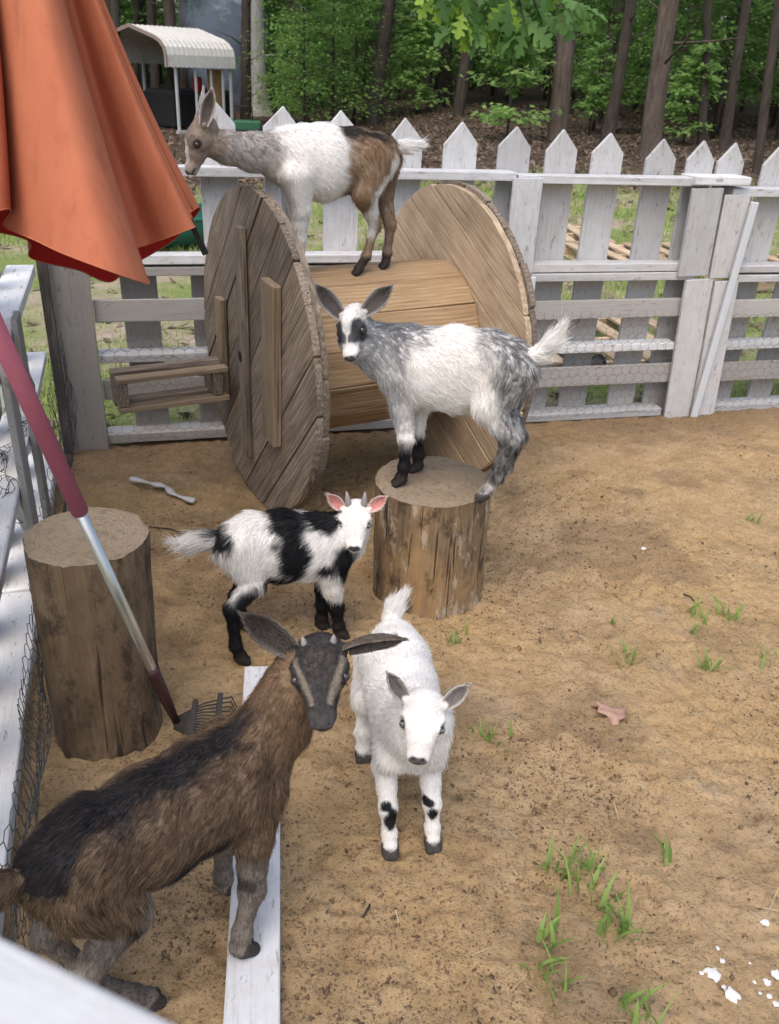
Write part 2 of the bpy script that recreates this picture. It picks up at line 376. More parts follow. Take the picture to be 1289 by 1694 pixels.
g2 = np.concatenate([-np.geomspace(300, 2, 18), np.linspace(-1.8, 14, 130), np.geomspace(14.3, 400, 60)])
me, V = grid_mesh('ground', g1, g2, far_z, M['ground'])
lit = sst(12.5, 16, V[:, 1]-.55*V[:, 0]*(V[:, 0] > 0)*0 + 2.2*(fbm(V*.5, 9)-.5)*3)
me.attributes.new('litter', 'FLOAT', 'POINT').data.foreach_set('value', lit.astype(np.float32))
tag(link('ground', me), 'patchy green lawn running back to brown leaf litter under the trees', None, None, 'structure')
def pen_z(x, y):
    P = np.stack([x, y, x*0], 1)
    n = (fbm(P*2.0, 21, 3)-.5)*.03 + (fbm(P*11, 22, 3)-.5)*.016 + (fbm(P*48, 25, 3)-.5)*.022
    return terrain(x, y) + n*sst(.0, .35, y-.2) + .0
xs = np.concatenate([np.linspace(-1.75, -1.0, 60), np.linspace(-.99, 1.7, 330), np.linspace(1.72, 3.2, 100)])
ys = np.concatenate([np.linspace(-.8, .55, 40), np.linspace(.56, 2.6, 260), np.linspace(2.61, 5.0, 200)])
def pen_clip(x, y):
    z = pen_z(x, y); out = np.maximum(fence_off(x, y)-.05, left_off(x, y)-.03); return z - np.clip(out, 0, .2)*.9
me, V = grid_mesh('pen_dirt', xs, ys, pen_clip, M['dirt'])
dents = np.zeros(len(V)); rd_ = np.random.default_rng(91)
for _ in range(700):            # hoof prints and scuffs
    dx_, dy_ = rd_.uniform(-1.3, 2.3), .6+rd_.uniform(0, 1)**1.3*3.6; k = np.where((np.abs(V[:, 0]-dx_) < .07) & (np.abs(V[:, 1]-dy_) < .07))[0]
    if not len(k): continue
    a = rd_.uniform(0, 3.14); ex = (V[k, 0]-dx_)*math.cos(a)+(V[k, 1]-dy_)*math.sin(a); ey = -(V[k, 0]-dx_)*math.sin(a)+(V[k, 1]-dy_)*math.cos(a); q = np.sqrt((ex/.026)**2+(ey/.017)**2)
    dents[k] += rd_.uniform(.4, 1)*(-.011*np.exp(-q**3)+.005*np.exp(-((q-1.45)/.35)**2))
V[:, 2] += dents; me.vertices.foreach_set('co', V.astype(np.float32).ravel()); me.update()
fo = fence_off(V[:, 0], V[:, 1])
darken = sst(-.55, -.02, fo + .5*(fbm(V*3, 31)-.5))*.6  # dirt darkens towards the back fence, in random patches and at the left
darken = np.maximum(darken, .35*sst(.58, .72, fbm(V*5+[5, 1, 0], 33)))
darken = np.maximum(darken, .55*sst(.25, -.05, np.hypot(V[:, 0]+.95, (V[:, 1]-1.3)*.6) + .3*(fbm(V*5, 35)-.5)))
me.attributes.new('darken', 'FLOAT', 'POINT').data.foreach_set('value', darken.astype(np.float32))
tag(link('pen_dirt', me), 'trampled tan sandy dirt of the goat pen', None, None, 'structure')

def scatter_mesh(name, P, size, shape, mat, flat=.6, rng=RNG):
    """one mesh of many little pieces: shape = (verts, faces) of one piece"""
    sv, sf = np.array(shape[0], float), np.array(shape[1]); n = len(P)
    a = rng.uniform(0, 2*np.pi, n); c, s = np.cos(a), np.sin(a); tl = rng.normal(0, .35, (n, 2))
    B = sv[None]*size[:, None, None]*rng.uniform(.6, 1.4, (n, 1, 3)); B[..., 2] *= flat
    x = B[..., 0]*c[:, None]-B[..., 1]*s[:, None]; y = B[..., 0]*s[:, None]+B[..., 1]*c[:, None]; z = B[..., 2]+x*tl[:, :1]+y*tl[:, 1:]
    V = np.stack([x, y, z], -1)+P[:, None]
    Fc = sf[None]+(np.arange(n)*len(sv))[:, None, None]
    return mesh(name, V.reshape(-1, 3), Fc.reshape(-1, sf.shape[1]), mat)
OCT = ([(1, 0, 0), (-1, 0, 0), (0, 1, 0), (0, -1, 0), (0, 0, 1), (0, 0, -1)], [(0, 2, 4), (2, 1, 4), (1, 3, 4), (3, 0, 4), (2, 0, 5), (1, 2, 5), (3, 1, 5), (0, 3, 5)])
def pen_points(n, dens=None, rng=RNG):
    out = []
    while sum(map(len, out)) < n:
        x = rng.uniform(-1.45, 2.6, n*2); y = rng.uniform(.55, 4.7, n*2)
        k = (fence_off(x, y) < .03) & (left_off(x, y) < 0) & (np.abs(x) < .35+y*.55)
        k &= rng.uniform(0, 1, len(x)) < (1.6/np.maximum(y, .9))**1.2
        x, y = x[k], y[k]
        if dens is not None:
            w = dens(np.stack([x, y, x*0], 1)); kk = rng.uniform(0, 1, len(x)) < w; x, y = x[kk], y[kk]
        out.append(np.stack([x, y], 1))
    P = np.concatenate(out)[:n]; return np.concatenate([P, pen_z(P[:, 0], P[:, 1])[:, None]], 1)
cd = lambda P: np.clip((fbm(P*2.6, 41)-.38)*3.0, .06, 1)
P = pen_points(48000, cd); sz = RNG.lognormal(-6.25, .5, len(P))
tag(link('soil_crumbs', scatter_mesh('soil_crumbs', P, sz, OCT, M['crumb'])), 'dark crumbs and droppings strewn over the tan dirt', 'soil', None, 'stuff')
P = pen_points(360); k = len(P)
STR = ([(-1, -.035, .02), (1, -.035, .05), (1, .035, .05), (-1, .035, .02), (0, 0, .09)], [(0, 1, 4), (1, 2, 4), (2, 3, 4), (3, 0, 4)])
P[:, 2] += .004
tag(link('straw_bits', scatter_mesh('straw_bits', P, RNG.uniform(.008, .028, k), STR, M['straw'], .5)), 'thin pale straw stems lying on the dirt', 'straw', None, 'stuff')

# lawn blades and fallen leaves outside the pen
def out_points(n, y0, y1, fn):
    out = []
    while sum(map(len, out)) < n:
        y = y0+(y1-y0)*RNG.uniform(0, 1, n*2)**1.5; x = RNG.uniform(-1, 1, n*2)*(1.2+y*.52)
        k = (fence_off(x, y) > .2) | (left_off(x, y) > .25)
        k &= RNG.uniform(0, 1, len(x)) < fn(np.stack([x, y, x*0], 1)); out.append(np.stack([x[k], y[k]], 1))
    P = np.concatenate(out)[:n]; return np.concatenate([P, far_z(P[:, 0], P[:, 1])[:, None]+.005], 1)
gm = lambda P: np.clip((fbm(P*.9, 51)-.42)*5, 0, 1)*(1-sst(13, 16, P[:, 1])) + .05
P = out_points(42000, 1.2, 16, gm); n = len(P)
a = RNG.uniform(0, 2*np.pi, n); hgt = RNG.uniform(.02, .07, n)*(1+P[:, 1]*.05); wd = .0022+.0005*P[:, 1]
dx = np.stack([np.cos(a), np.sin(a), a*0], 1); ln = np.stack([np.cos(a+1.3), np.sin(a+1.3), a*0], 1)*(hgt*RNG.uniform(.1, .8, n))[:, None]
V = np.stack([P-dx*wd[:, None], P+dx*wd[:, None], P+ln+np.array([0, 0, 1])*hgt[:, None]], 1).reshape(-1, 3)
tag(link('lawn_grass', mesh('lawn_grass', V, np.arange(3*n).reshape(-1, 3), M['lawn_grass'])), 'short patchy lawn grass beyond the white fence', 'grass', None, 'stuff')
lm = lambda P: .12+.9*sst(11, 15, P[:, 1])
P = out_points(26000, 3.5, 34, lm); n = len(P)
LF = ([(-1, 0, .1), (0, -.5, 0), (1, 0, .15), (0, .5, .12)], [(0, 1, 2), (0, 2, 3)])
tag(link('leaf_litter', scatter_mesh('leaf_litter', P+[0, 0, .01], RNG.uniform(.02, .05, n)*(1+P[:, 1]*.03), LF, M['litter'], 1.0)), 'brown fallen leaves carpeting the wood edge', 'leaves', None, 'stuff')

# ------------------------------------------------------------------ white pallet fence at the back
FA = np.array([-1.43, 3.454, 0]); FD = np.array([.96354, .26755, 0]); FN = np.array([-.26755, .96354, 0])
def fp(s, n, z): return FA + FD*s + FN*n + np.array([0, 0, z])
def picket(parent, s, w, z0, z1, n, mat, point=.085, lean=0.0, t=.018):
    hgt = z1-z0; lean = lean+random.uniform(-.012, .012); poly = [(0, -w/2), (hgt-point, -w/2), (hgt, random.uniform(-.008, .008)), (hgt-point*random.uniform(.92, 1.08), w/2), (0, w/2)]
    if point == 0: poly = [(0, -w/2), (hgt, -w/2), (hgt, w/2), (0, w/2)]
    x = nrm(np.array([0, 0, 1.])+FD*lean); z = -FN; y = np.cross(z, x)
    return link('picket', prism_mesh('picket', poly, t, mat), parent, frame(fp(s-lean*hgt*0, n+t/2, z0), x, y, z))
def rail(parent, s0, s1, z, mat, n0=.0, depth=.088, t=.036, name='rail'):
    return board(name, fp(s0, n0+depth/2, z), fp(s1, n0+depth/2, z), depth, t, mat, parent, (0, 0, 1), .003, .002)
def slat(parent, s0, s1, zc, w, mat, n=.066, t=.018, name='board'):
    return board(name, fp(s0, n, zc), fp(s1, n, zc), w, t, mat, parent, -FN, .002, .0015)
def upright(parent, s, z0, z1, w, n, mat, t=.02, lean=0.0, name='upright'):
    return board(name, fp(s+lean*z0, n, z0), fp(s+lean*z1, n, z1), w, t, mat, parent, -FN, .002, .0015)
def hex_wire(name, pos, su, hu, cell, parent, keep=None, r=.0011, mat='wire'):
    """netting over the sheet u in 0..su, h in 0..hu; pos maps (u,h) to the world"""
    E = set(); a = cell/2; rowh = cell*.86
    pts = {}
    def key(x, y): return (round(x, 4), round(y, 4))
    nr = int(hu/rowh)+1; nc = int(su/cell)+1
    for j in range(nr):
        for i in range(nc):
            cx = i*cell+(j % 2)*a; cy = j*rowh
            hx = [(cx, cy+rowh*.66), (cx+a, cy+rowh*.33), (cx+a, cy-rowh*.33), (cx, cy-rowh*.66), (cx-a, cy-rowh*.33), (cx-a, cy+rowh*.33)]
            for q in range(6):
                k1, k2 = key(*hx[q]), key(*hx[(q+1) % 6])
                if k1[1] > hu or k2[1] > hu or k1[1] < 0 or k2[1] < 0 or k1[0] > su or k2[0] > su or k1[0] < 0 or k2[0] < 0: continue
                E.add((min(k1, k2), max(k1, k2)))
    V = []; Fc = []
    for k1, k2 in sorted(E):
        p, q = np.array(pos(*k1)), np.array(pos(*k2))
        if keep is not None and not (keep(p) and keep(q)): continue
        d = q-p; L = np.linalg.norm(d)
        if L < 1e-5: continue
        d /= L; x = np.cross(d, [.3, .5, .8]); x /= np.linalg.norm(x); y = np.cross(d, x); b = len(V)
        for e in (p, q):
            for k in range(3): V.append(e+r*(math.cos(2.094*k)*x+math.sin(2.094*k)*y))
        for k in range(3): Fc.append((b+k, b+(k+1) % 3, b+3+(k+1) % 3, b+3+k))
    return link(name, mesh(name, V, Fc, M[mat]), parent, WM[parent.name] @ Matrix.Identity(4) if False else None)
def back_wire(parent, s0, s1, h):
    def pos(u, hh): 
        return fp(s0+u+.004*math.sin(hh*40+u*9), -.012-.006*math.sin(u*7+hh*5), -.04+hh+.004*math.sin(u*21))
    return hex_wire('chicken_wire', pos, s1-s0, h, .048, parent, None, .00085, 'wire_light')

pan1 = empty('picket_fence', fp(.95, .05, -.05), 'white picket fence panel behind the wooden cable spool, left of the upright joint', 'fence', 'white pallet fence panels along the back')
for s, top, mt in ((.11, 1.36, 'white'), (.365, 1.372, 'white'), (.717, 1.362, 'white'), (.975, 1.35, 'white'), (1.225, 1.342, 'white'), (1.50, 1.322, 'white'), (1.745, 1.314, 'white')):
    picket(pan1, s, .152, .72, top, .09, M[mt])
for s in (.365, .655, .92, 1.72):
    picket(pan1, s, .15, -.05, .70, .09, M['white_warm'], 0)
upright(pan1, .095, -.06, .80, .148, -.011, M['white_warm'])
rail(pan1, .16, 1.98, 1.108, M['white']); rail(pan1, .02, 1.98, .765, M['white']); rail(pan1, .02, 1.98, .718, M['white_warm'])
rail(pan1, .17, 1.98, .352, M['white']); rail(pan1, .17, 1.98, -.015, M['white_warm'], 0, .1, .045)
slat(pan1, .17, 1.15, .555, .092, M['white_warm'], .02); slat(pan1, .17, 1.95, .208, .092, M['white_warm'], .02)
back_wire(pan1, .02, .95, .52)

pan2 = empty('picket_fence', fp(2.5, .05, -.05), 'white picket fence panel right of the spool, between the upright joint and the gate', 'fence', 'white pallet fence panels along the back')
for i, (s, top) in enumerate(((2.0, 1.302), (2.224, 1.297), (2.448, 1.288), (2.725, 1.27), (2.93, 1.268))):
    picket(pan2, s, (.15, .148, .152, .15, .14)[i], .69, top, .092, M['white_dirty'])
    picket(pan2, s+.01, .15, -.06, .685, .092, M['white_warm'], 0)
upright(pan2, 2.03, .70, 1.105, .135, -.012, M['white']); upright(pan2, 2.055, -.05, .68, .13, -.012, M['white'])
upright(pan2, 2.955, .675, 1.075, .16, -.012, M['white_dirty'], lean=-.03); upright(pan2, 3.01, -.06, .66, .145, -.012, M['white_dirty'], lean=-.05)
rail(pan2, 1.99, 2.86, 1.098, M['white']); rail(pan2, 2.84, 3.13, 1.108, M['white'], -.03, .13)
rail(pan2, 1.99, 2.9, .715, M['white_dirty']); rail(pan2, 2.1, 2.96, .672, M['white_dirty'])
rail(pan2, 2.1, 2.93, .322, M['white']); rail(pan2, 2.1, 2.93, -.03, M['white_dirty'], 0, .1, .04)
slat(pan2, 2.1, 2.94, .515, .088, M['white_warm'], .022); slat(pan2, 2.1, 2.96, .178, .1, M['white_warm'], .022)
back_wire(pan2, 2.05, 3.06, .56)

pan3 = empty('picket_fence_gate', fp(3.5, .05, -.05), 'white picket gate with a white plastic channel at its hinge side, far right', 'gate', 'white pallet fence panels along the back')
for i, (s, top) in enumerate(((3.09, 1.262), (3.345, 1.25), (3.6, 1.245), (3.85, 1.24))):
    picket(pan3, s, (.14, .15, .15, .15)[i], .68, top, .096, M['white_dirty']); 
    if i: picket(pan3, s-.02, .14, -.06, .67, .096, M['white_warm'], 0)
upright(pan3, 3.115, .665, 1.05, .135, -.014, M['white_dirty'], lean=-.03); upright(pan3, 3.16, -.06, .65, .13, -.014, M['white_dirty'], lean=-.05)
rail(pan3, 3.07, 4.1, 1.055, M['white']); rail(pan3, 3.2, 4.1, .70, M['white_dirty']); rail(pan3, 3.2, 4.1, .655, M['white_dirty'])
rail(pan3, 3.2, 4.1, .31, M['white']); rail(pan3, 3.2, 4.1, -.03, M['white_dirty'], 0, .1, .04)
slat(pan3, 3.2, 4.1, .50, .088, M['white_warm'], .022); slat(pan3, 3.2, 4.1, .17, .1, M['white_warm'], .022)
pc = board('plastic_channel', fp(3.095, -.045, -.05), fp(3.165, -.045, 1.02), .036, .022, M['pipe'], pan3, -FN, .004)
back_wire(pan3, 3.1, 4.05, .54)

# ------------------------------------------------------------------ left fence
LA = np.array([-1.45, 3.42, 0]); LB = np.array([-.60, .70, 0]); LD = nrm(LB-LA); LN = np.array([LD[1], -LD[0], 0])     # LN points out of the pen
def lp(s, n, z): return LA+LD*s+LN*n+np.array([0, 0, z])
if LN[0] > 0: LN = -LN
LL = float(np.linalg.norm(LB-LA))
lf = empty('pallet_fence', lp(LL/2, .05, 0), 'white pallet fence along the left edge with wide ledges and loose wire netting', 'fence')
def lrail(s0, s1, z, mat, n0, depth, t, name='rail'): return board(name, lp(s0, n0+depth/2, z), lp(s1, n0+depth/2, z), depth, t, M[mat], lf, (0, 0, 1), .003, .002)
lrail(.03, 1.25, .745, 'white_lit', .0, .10, .04); lrail(1.27, LL, .74, 'white_lit', 0, .10, .04)
lrail(.05, 1.25, .40, 'white_lit', .0, .10, .04); lrail(1.27, LL, .40, 'white_lit', .0, .10, .04)
lrail(.05, 1.25, .01, 'white_lit', .0, .11, .06); lrail(1.27, LL, .012, 'white_lit', .0, .11, .06)
for s in (.16, .42, .68, .94, 1.18, 1.5, 1.76, 2.02, 2.3, 2.56):
    x = np.array([0, 0, 1.]); z = -LN; y = np.cross(z, x); w = .13
    poly = [(0, -w/2), (1.27, -w/2), (1.36, 0), (1.27, w/2), (0, w/2)]
    link('picket', prism_mesh('picket', poly, .018, M['white']), lf, frame(lp(s, .125, -.04), x, y, z))
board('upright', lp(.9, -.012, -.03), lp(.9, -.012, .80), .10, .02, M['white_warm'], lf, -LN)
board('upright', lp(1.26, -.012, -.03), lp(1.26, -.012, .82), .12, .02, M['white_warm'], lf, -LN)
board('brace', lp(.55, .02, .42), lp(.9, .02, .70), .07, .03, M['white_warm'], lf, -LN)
board('brace', lp(.95, .03, .05), lp(1.22, .03, .38), .08, .03, M['white'], lf, -LN)
board('corner_post', lp(.02, -.03, -.05), lp(.02, -.03, .86), .035, .04, M['dark_post'], lf, -LN)
def lw(u, h):
    P = np.array([[u*2.2, h*5, 1.]]); b = float(fbm(P, 61)[0]-.5); b2 = float(fbm(P*[3, 3, 1]+7, 62)[0]-.5); bulge = .03+.05*math.sin(min(1, h/.5)*math.pi*.8)+.10*b
    top = .46+.10*math.sin(u*2.1+1)+.1*b
    return lp(.25+u+.06*b2, -bulge-.02*b2+.05*max(0, h-.35), -.02+h*top/.45+.03*b)
hex_wire('chicken_wire', lw, 2.45, .47, .036, lf, None, .001)
def lw2(u, h):
    P = np.array([[u*9, h*9, 3.]]); b = fbm(P, 65)[0]-.5; b2 = fbm(P+11, 66)[0]-.5
    return lp(.75+u+.14*b, .0+.16*b2+.04, .34+h*.3+.2*b)
hex_wire('loose_wire', lw2, .65, .34, .036, lf, None, .0012)

# near top rail beside the photographer
p0, p1 = at_z(0, 1580, 1.24), at_z(230, 1697, 1.24); dd = nrm(p1-p0); pn = np.array([-dd[1], dd[0], 0]); pn = pn if pn[1] < 0 else -pn
nr = empty('fence_rail', (p0+p1)/2+pn*.06-[0, 0, 1.1], 'out of focus white top board right below the camera', 'fence rail')
board('rail', p0-dd*.7+pn*.061, p1+dd*.35+pn*.061, .12, .035, M['white'], nr)
for q in (-.45, .25):
    c = (p0+p1)/2+dd*q+pn*.07; board('post', c-[0, 0, 1.1], c-[0, 0, .02], .08, .08, M['white'], nr, pn)

# ------------------------------------------------------------------ cable spool
SA = .51; SAX = np.array([math.cos(SA), math.sin(SA), 0]); ST = np.array([-math.sin(SA), math.cos(SA), 0]); SR = .578
SC = np.array([-.522, 2.992, SR-.012]); SL = .79
def sp(t, z, a): return SC+ST*t+np.array([0, 0, z])+SAX*a     # disc coordinates from the axle, a along the axle
spool = empty('cable_spool', SC+SAX*.4-[0, 0, SR], 'big weathered wooden cable spool lying on its side as a goat platform', 'cable spool')
def disc_planks(a0, thick, ang, n, R, mats, seed, name='plank'):
    rr = random.Random(seed); d = np.array([math.cos(ang), math.sin(ang)]); p = np.array([-d[1], d[0]]); w = 2*R/n
    for i in range(n):
        y0 = -R+i*w+.0022; y1 = -R+(i+1)*w-.0022; Rj = R+rr.uniform(-.006, .004); poly = []
        ya, yb = max(y0, -Rj*.999), min(y1, Rj*.999); m = 9
        right = [(math.sqrt(max(Rj*Rj-y*y, 0)), y) for y in np.linspace(ya, yb, m)]
        left = [(-x, y) for x, y in right[::-1]]
        pts = [q for q in right+left]
        clean = []
        for q in pts:
            if not clean or math.hypot(q[0]-clean[-1][0], q[1]-clean[-1][1]) > .004: clean.append(q)
        yc = (y0+y1)/2; X = ST*d[0]+np.array([0, 0, d[1]]); Y = ST*p[0]+np.array([0, 0, p[1]]); Z = np.cross(X, Y)
        me = prism_mesh(name, [(x, y-yc) for x, y in clean], thick*rr.uniform(.93, 1.0), mats[i % len(mats)], .0022)
        link(name, me, spool, frame(sp(*(p*yc), a0+rr.uniform(-.002, .002)), X, Y, Z))
disc_planks(.012, .024, math.radians(-47), 8, SR, [M['spool_old']], 1)
disc_planks(.0375, .024, math.radians(40), 8, SR-.004, [M['spool_old']], 2)
disc_planks(SL+.012, .024, math.radians(27), 8, SR-.004, [M['spool_tan']], 3)
disc_planks(SL+.0375, .024, math.radians(-55), 8, SR, [M['spool_old']], 4)
RD, NS = .295, 15
for i in range(NS):
    q = 2*math.pi*(i+.38)/NS; c = (math.cos(q), math.sin(q)); up = ST*c[0]+np.array([0, 0, c[1]])
    board('stave', sp(c[0]*RD-c[0]*.014, c[1]*RD-c[1]*.014, .052), sp(c[0]*RD-c[0]*.014, c[1]*RD-c[1]*.014, SL-.002), 2*RD*math.tan(math.pi/NS)-.004, .028, M['spool_new'], spool, up, .003, .001)
def on_disc(u, v, a=0.0):
    P = at_plane(u, v, SC+SAX*a, SAX)-SC; return float(P@ST), float(P[2])
def disc_board(u0, v0, u1, v1, w, t, mat, a=0.0, name='batten', lean=0):
    t0, z0 = on_disc(u0, v0, a); t1, z1 = on_disc(u1, v1, a)
    return board(name, sp(t0, z0, a-t/2-.003), sp(t1, z1, a-t/2-.003), w, t, M[mat], spool, -SAX, .003)
b1 = disc_board(404, 374, 416, 752, .05, .026, 'spool_old')
P = sp(*on_disc(410, 588), -.0305); link('bolt_hole', mesh('bolt_hole', [(.016*math.cos(k*.524), .022*math.sin(k*.524), 0) for k in range(12)], [tuple(range(12))], M['charcoal']), b1, frame(P, ST, np.array([0, 0, 1.]), np.cross(ST, [0, 0, 1.])))
disc_board(457, 466, 457, 728, .115, .03, 'board_tan')
disc_board(371, 492, 377, 650, .065, .026, 'board_tan')
# the little slatted step sticking out of the spool's face
t0, z0 = on_disc(383, 598); t1, z1 = on_disc(380, 643); ext = .42
for zz in (z0-.012, z1):
    board('step_slat', sp(t0-.03, zz, -.03), sp(t0-.03, zz, -.03-ext), .05, .02, M['board_tan'], spool, (0, 0, 1))
    board('step_slat', sp(t0+.06, zz, -.03), sp(t0+.06, zz, -.03-ext), .05, .02, M['spool_old'], spool, (0, 0, 1))
for aa in (-.03-ext+.02, -.07):
    board('step_block', sp(t0-.05, (z0+z1)/2-.006, aa), sp(t0+.08, (z0+z1)/2-.006, aa), .038, abs(z0-z1)-.035, M['spool_old'], spool, (0, 0, 1))

# ------------------------------------------------------------------ tree stumps
def stump(name, top_c, R0, R1, z_top, bottom_c, matside, label, seed, tilt=0.0):
    th = empty(name, (bottom_c[0], bottom_c[1], 0), label, 'stump', None)
    ns, nz = 72, 22; q = np.linspace(0, 2*np.pi, ns, endpoint=False); lob = np.zeros(ns)
    rr = np.random.default_rng(seed)
    for k in range(2, 9): lob += rr.normal(0, .018/k**.7)*np.cos(k*q+rr.uniform(0, 6.3))
    V = []
    for j in range(nz+1):
        h = j/nz; R = R1+(R0-R1)*h + .012*max(0, 1-h*6); c = np.array(bottom_c)*(1-h)+np.array(top_c)*h
        P = np.stack([np.cos(q)*3, np.sin(q)*3, q*0+h*1.2], 1)
        rj = R*(1+lob) + .012*(fbm(P*2.2, seed, 3)-.5) + .006*(fbm(P*[9, 9, 2.5], seed+5, 3)-.5)
        z = -.06+(z_top+.06)*h
        for k in range(ns): V.append((c[0]+rj[k]*math.cos(q[k]), c[1]+rj[k]*math.sin(q[k]), z+(tilt*math.sin(q[k])*R if j == nz else 0)))
    Fq = np.array([(j*ns+k, j*ns+(k+1) % ns, (j+1)*ns+(k+1) % ns, (j+1)*ns+k) for j in range(nz) for k in range(ns)])
    o = np.array([bottom_c[0], bottom_c[1], 0]); V = np.array(V)
    link('trunk_side', mesh('trunk_side', V-o, Fq, M[matside], True), th, Matrix.Translation(Vector(o)))
    ring = V[nz*ns:]; tc = np.array([top_c[0], top_c[1], z_top]); TV = [np.array([0, 0, .003])]; TF = []
    for m in range(1, 9):
        f = m/8*.997
        for k in range(ns):
            p = (ring[k]-tc)*f; TV.append(p+[0, 0, .003*(fbm(np.array([[p[0]*40, p[1]*40, 0.]]), seed)[0]-.5)+(.003 if m < 8 else .0005)])
    for k in range(ns): TF.append((0, 1+k, 1+(k+1) % ns))
    for m in range(7):
        for k in range(ns): b = 1+m*ns; TF.append((b+k, b+ns+k, b+ns+(k+1) % ns, b+(k+1) % ns))
    link('cut_face', mesh('cut_face', TV, TF, M['stump_top'], True), th, Matrix.Translation(Vector(tc)))
    return th
stump('tree_stump', (.13, 2.412), .182, .178, .386, (.138, 2.395), 'stump_a', 'short wide stump with peeling bark under the grey and white goat', 11)
stump('tree_stump', (-.690, 1.690), .137, .130, .551, (-.692, 1.675), 'stump_b', 'tall brown stump beside the rake at the left fence', 12)

# ------------------------------------------------------------------ white plank lying in the pen
pl = empty('white_plank', (-.25, 1.35, 0), 'long white painted plank lying on the dirt under the brown goat', 'plank')
board('plank', (-.331, 1.895, .022), (-.155, .60, .022), .098, .036, M['white'], pl, (0, 0, 1), .003, .001)

# ------------------------------------------------------------------ closed patio umbrella
um_base = np.array([-1.62, 2.35, -.05])
um = empty('patio_umbrella', um_base, 'closed faded orange patio umbrella hanging into the upper left corner', 'umbrella')
hem = [(-330, 300, 2.35), (-240, 320, 2.18), (-150, 335, 2.08), (-70, 350, 2.0), (-20, 352, 1.99), (12, 346, 2.03), (18, 352, 2.10), (6, 372, 2.16), (25, 384, 2.10), (60, 398, 2.02), (115, 423, 1.94), (175, 446, 1.91), (225, 464, 1.97), (247, 469, 2.09),
       (236, 448, 2.2), (222, 425, 2.3), (222, 412, 2.36), (245, 404, 2.42), (280, 392, 2.36), (318, 378, 2.35), (323, 372, 2.43),
       (311, 356, 2.55), (318, 350, 2.58), (329, 343, 2.61), (327, 352, 2.70), (290, 395, 2.74), (250, 421, 2.72), (215, 441, 2.70), (181, 467, 2.66), (130, 447, 2.60), (52, 427, 2.50), (44, 396, 2.44), (-60, 372, 2.62), (-200, 330, 2.7), (-320, 300, 2.55), (-330, 300, 2.35)]
hp = np.array([at_y(*h) for h in hem]); apex = at_y(-45, -470, 2.32)
# resample the hem as a smooth closed curve
def catmull(P, k):
    out = []
    for i in range(len(P)-1):
        p0, p1, p2, p3 = P[max(i-1, 0)], P[i], P[i+1], P[min(i+2, len(P)-1)]
        for t in np.linspace(0, 1, k, endpoint=False):
            out.append(.5*((2*p1)+(-p0+p2)*t+(2*p0-5*p1+4*p2-p3)*t*t+(-p0+3*p1-3*p2+p3)*t**3))
    out.append(P[-1]); return np.array(out)
hs = catmull(hp, 7); nh = len(hs); rows = 44; V = []
cen = np.array([apex[0], apex[1], 0])
for j in range(rows+1):
    f = j/rows; base = apex*(1-f)+hs*f; off = hs-apex
    rad = .045*(1-f); a = np.arctan2(hs[:, 1]-apex[1], hs[:, 0]-apex[0])
    base = base + np.stack([np.cos(a)*rad, np.sin(a)*rad, 0*a], 1)
    sag = .03*math.sin(f*math.pi); c0 = hs.mean(0)*f+apex*(1-f); o2 = c0-base; o2[:, 2] = 0
    base = base + o2*(.10*math.sin(f*math.pi))
    wob = (fbm(np.stack([np.arange(nh)*.09, np.full(nh, f*3.), np.zeros(nh)], 1), 71, 3)-.5)*.016*f
    base = base + np.stack([wob*.3, -wob, wob*0], 1)
    V.append(base)
V = np.concatenate(V); i = np.arange((rows+1)*nh).reshape(rows+1, nh)
Fq = np.stack([i[:-1, :-1].ravel(), i[1:, :-1].ravel(), i[1:, 1:].ravel(), i[:-1, 1:].ravel()], 1)
me = mesh('canopy', V-um_base, Fq, M['fabric'], True)
can = link('canopy', me, um, WM[um.name])
VG = V.reshape(rows+1, nh, 3); ctr = VG.mean(1, keepdims=True)
def outw(P, amt): 
    d = P-ctr[4:, 0]; d[:, 2] = 0; return P+d/(np.linalg.norm(d, axis=1, keepdims=True)+1e-9)*amt
for ci in (138, 155):
    tube_obj('seam', outw(VG[4:, ci].copy(), .001), .0022, M['fabric'], can, 5)
tube_obj('hem', VG[rows], .0018, M['fabric'], can, 6)
pt = catmull(hp, 7)
tube_obj('pole', [um_base, um_base+[0, 0, 1.2], np.array([apex[0]*.6+um_base[0]*.4, apex[1], 1.9]), apex-[0, 0, .02]], .019, M['steel'], um)
tube_obj('finial', [apex-[0, 0, .05], apex+[0, 0, .02], apex+[0, 0, .07], apex+[0, 0, .1]], [.05, .05, .03, .008], M['black'], um)
r0, r1 = at_y(319, 374, 2.385), at_y(341, 421, 2.41)
board('rib_end', r0-(r1-r0)*.25, r1, .016, .012, M['black'], um, (0, -1, .2), .002)

# ------------------------------------------------------------------ rake leaning over the tall stump
rk0 = at_z(288, 1186, .085); rk1 = at_y(-6, 545, 1.36)
def rkp(f): return rk0+(rk1-rk0)*f
rake = empty('garden_rake', at_z(290, 1215, 0), 'garden rake with a pink grip and steel handle leaning over the tall stump', 'rake')
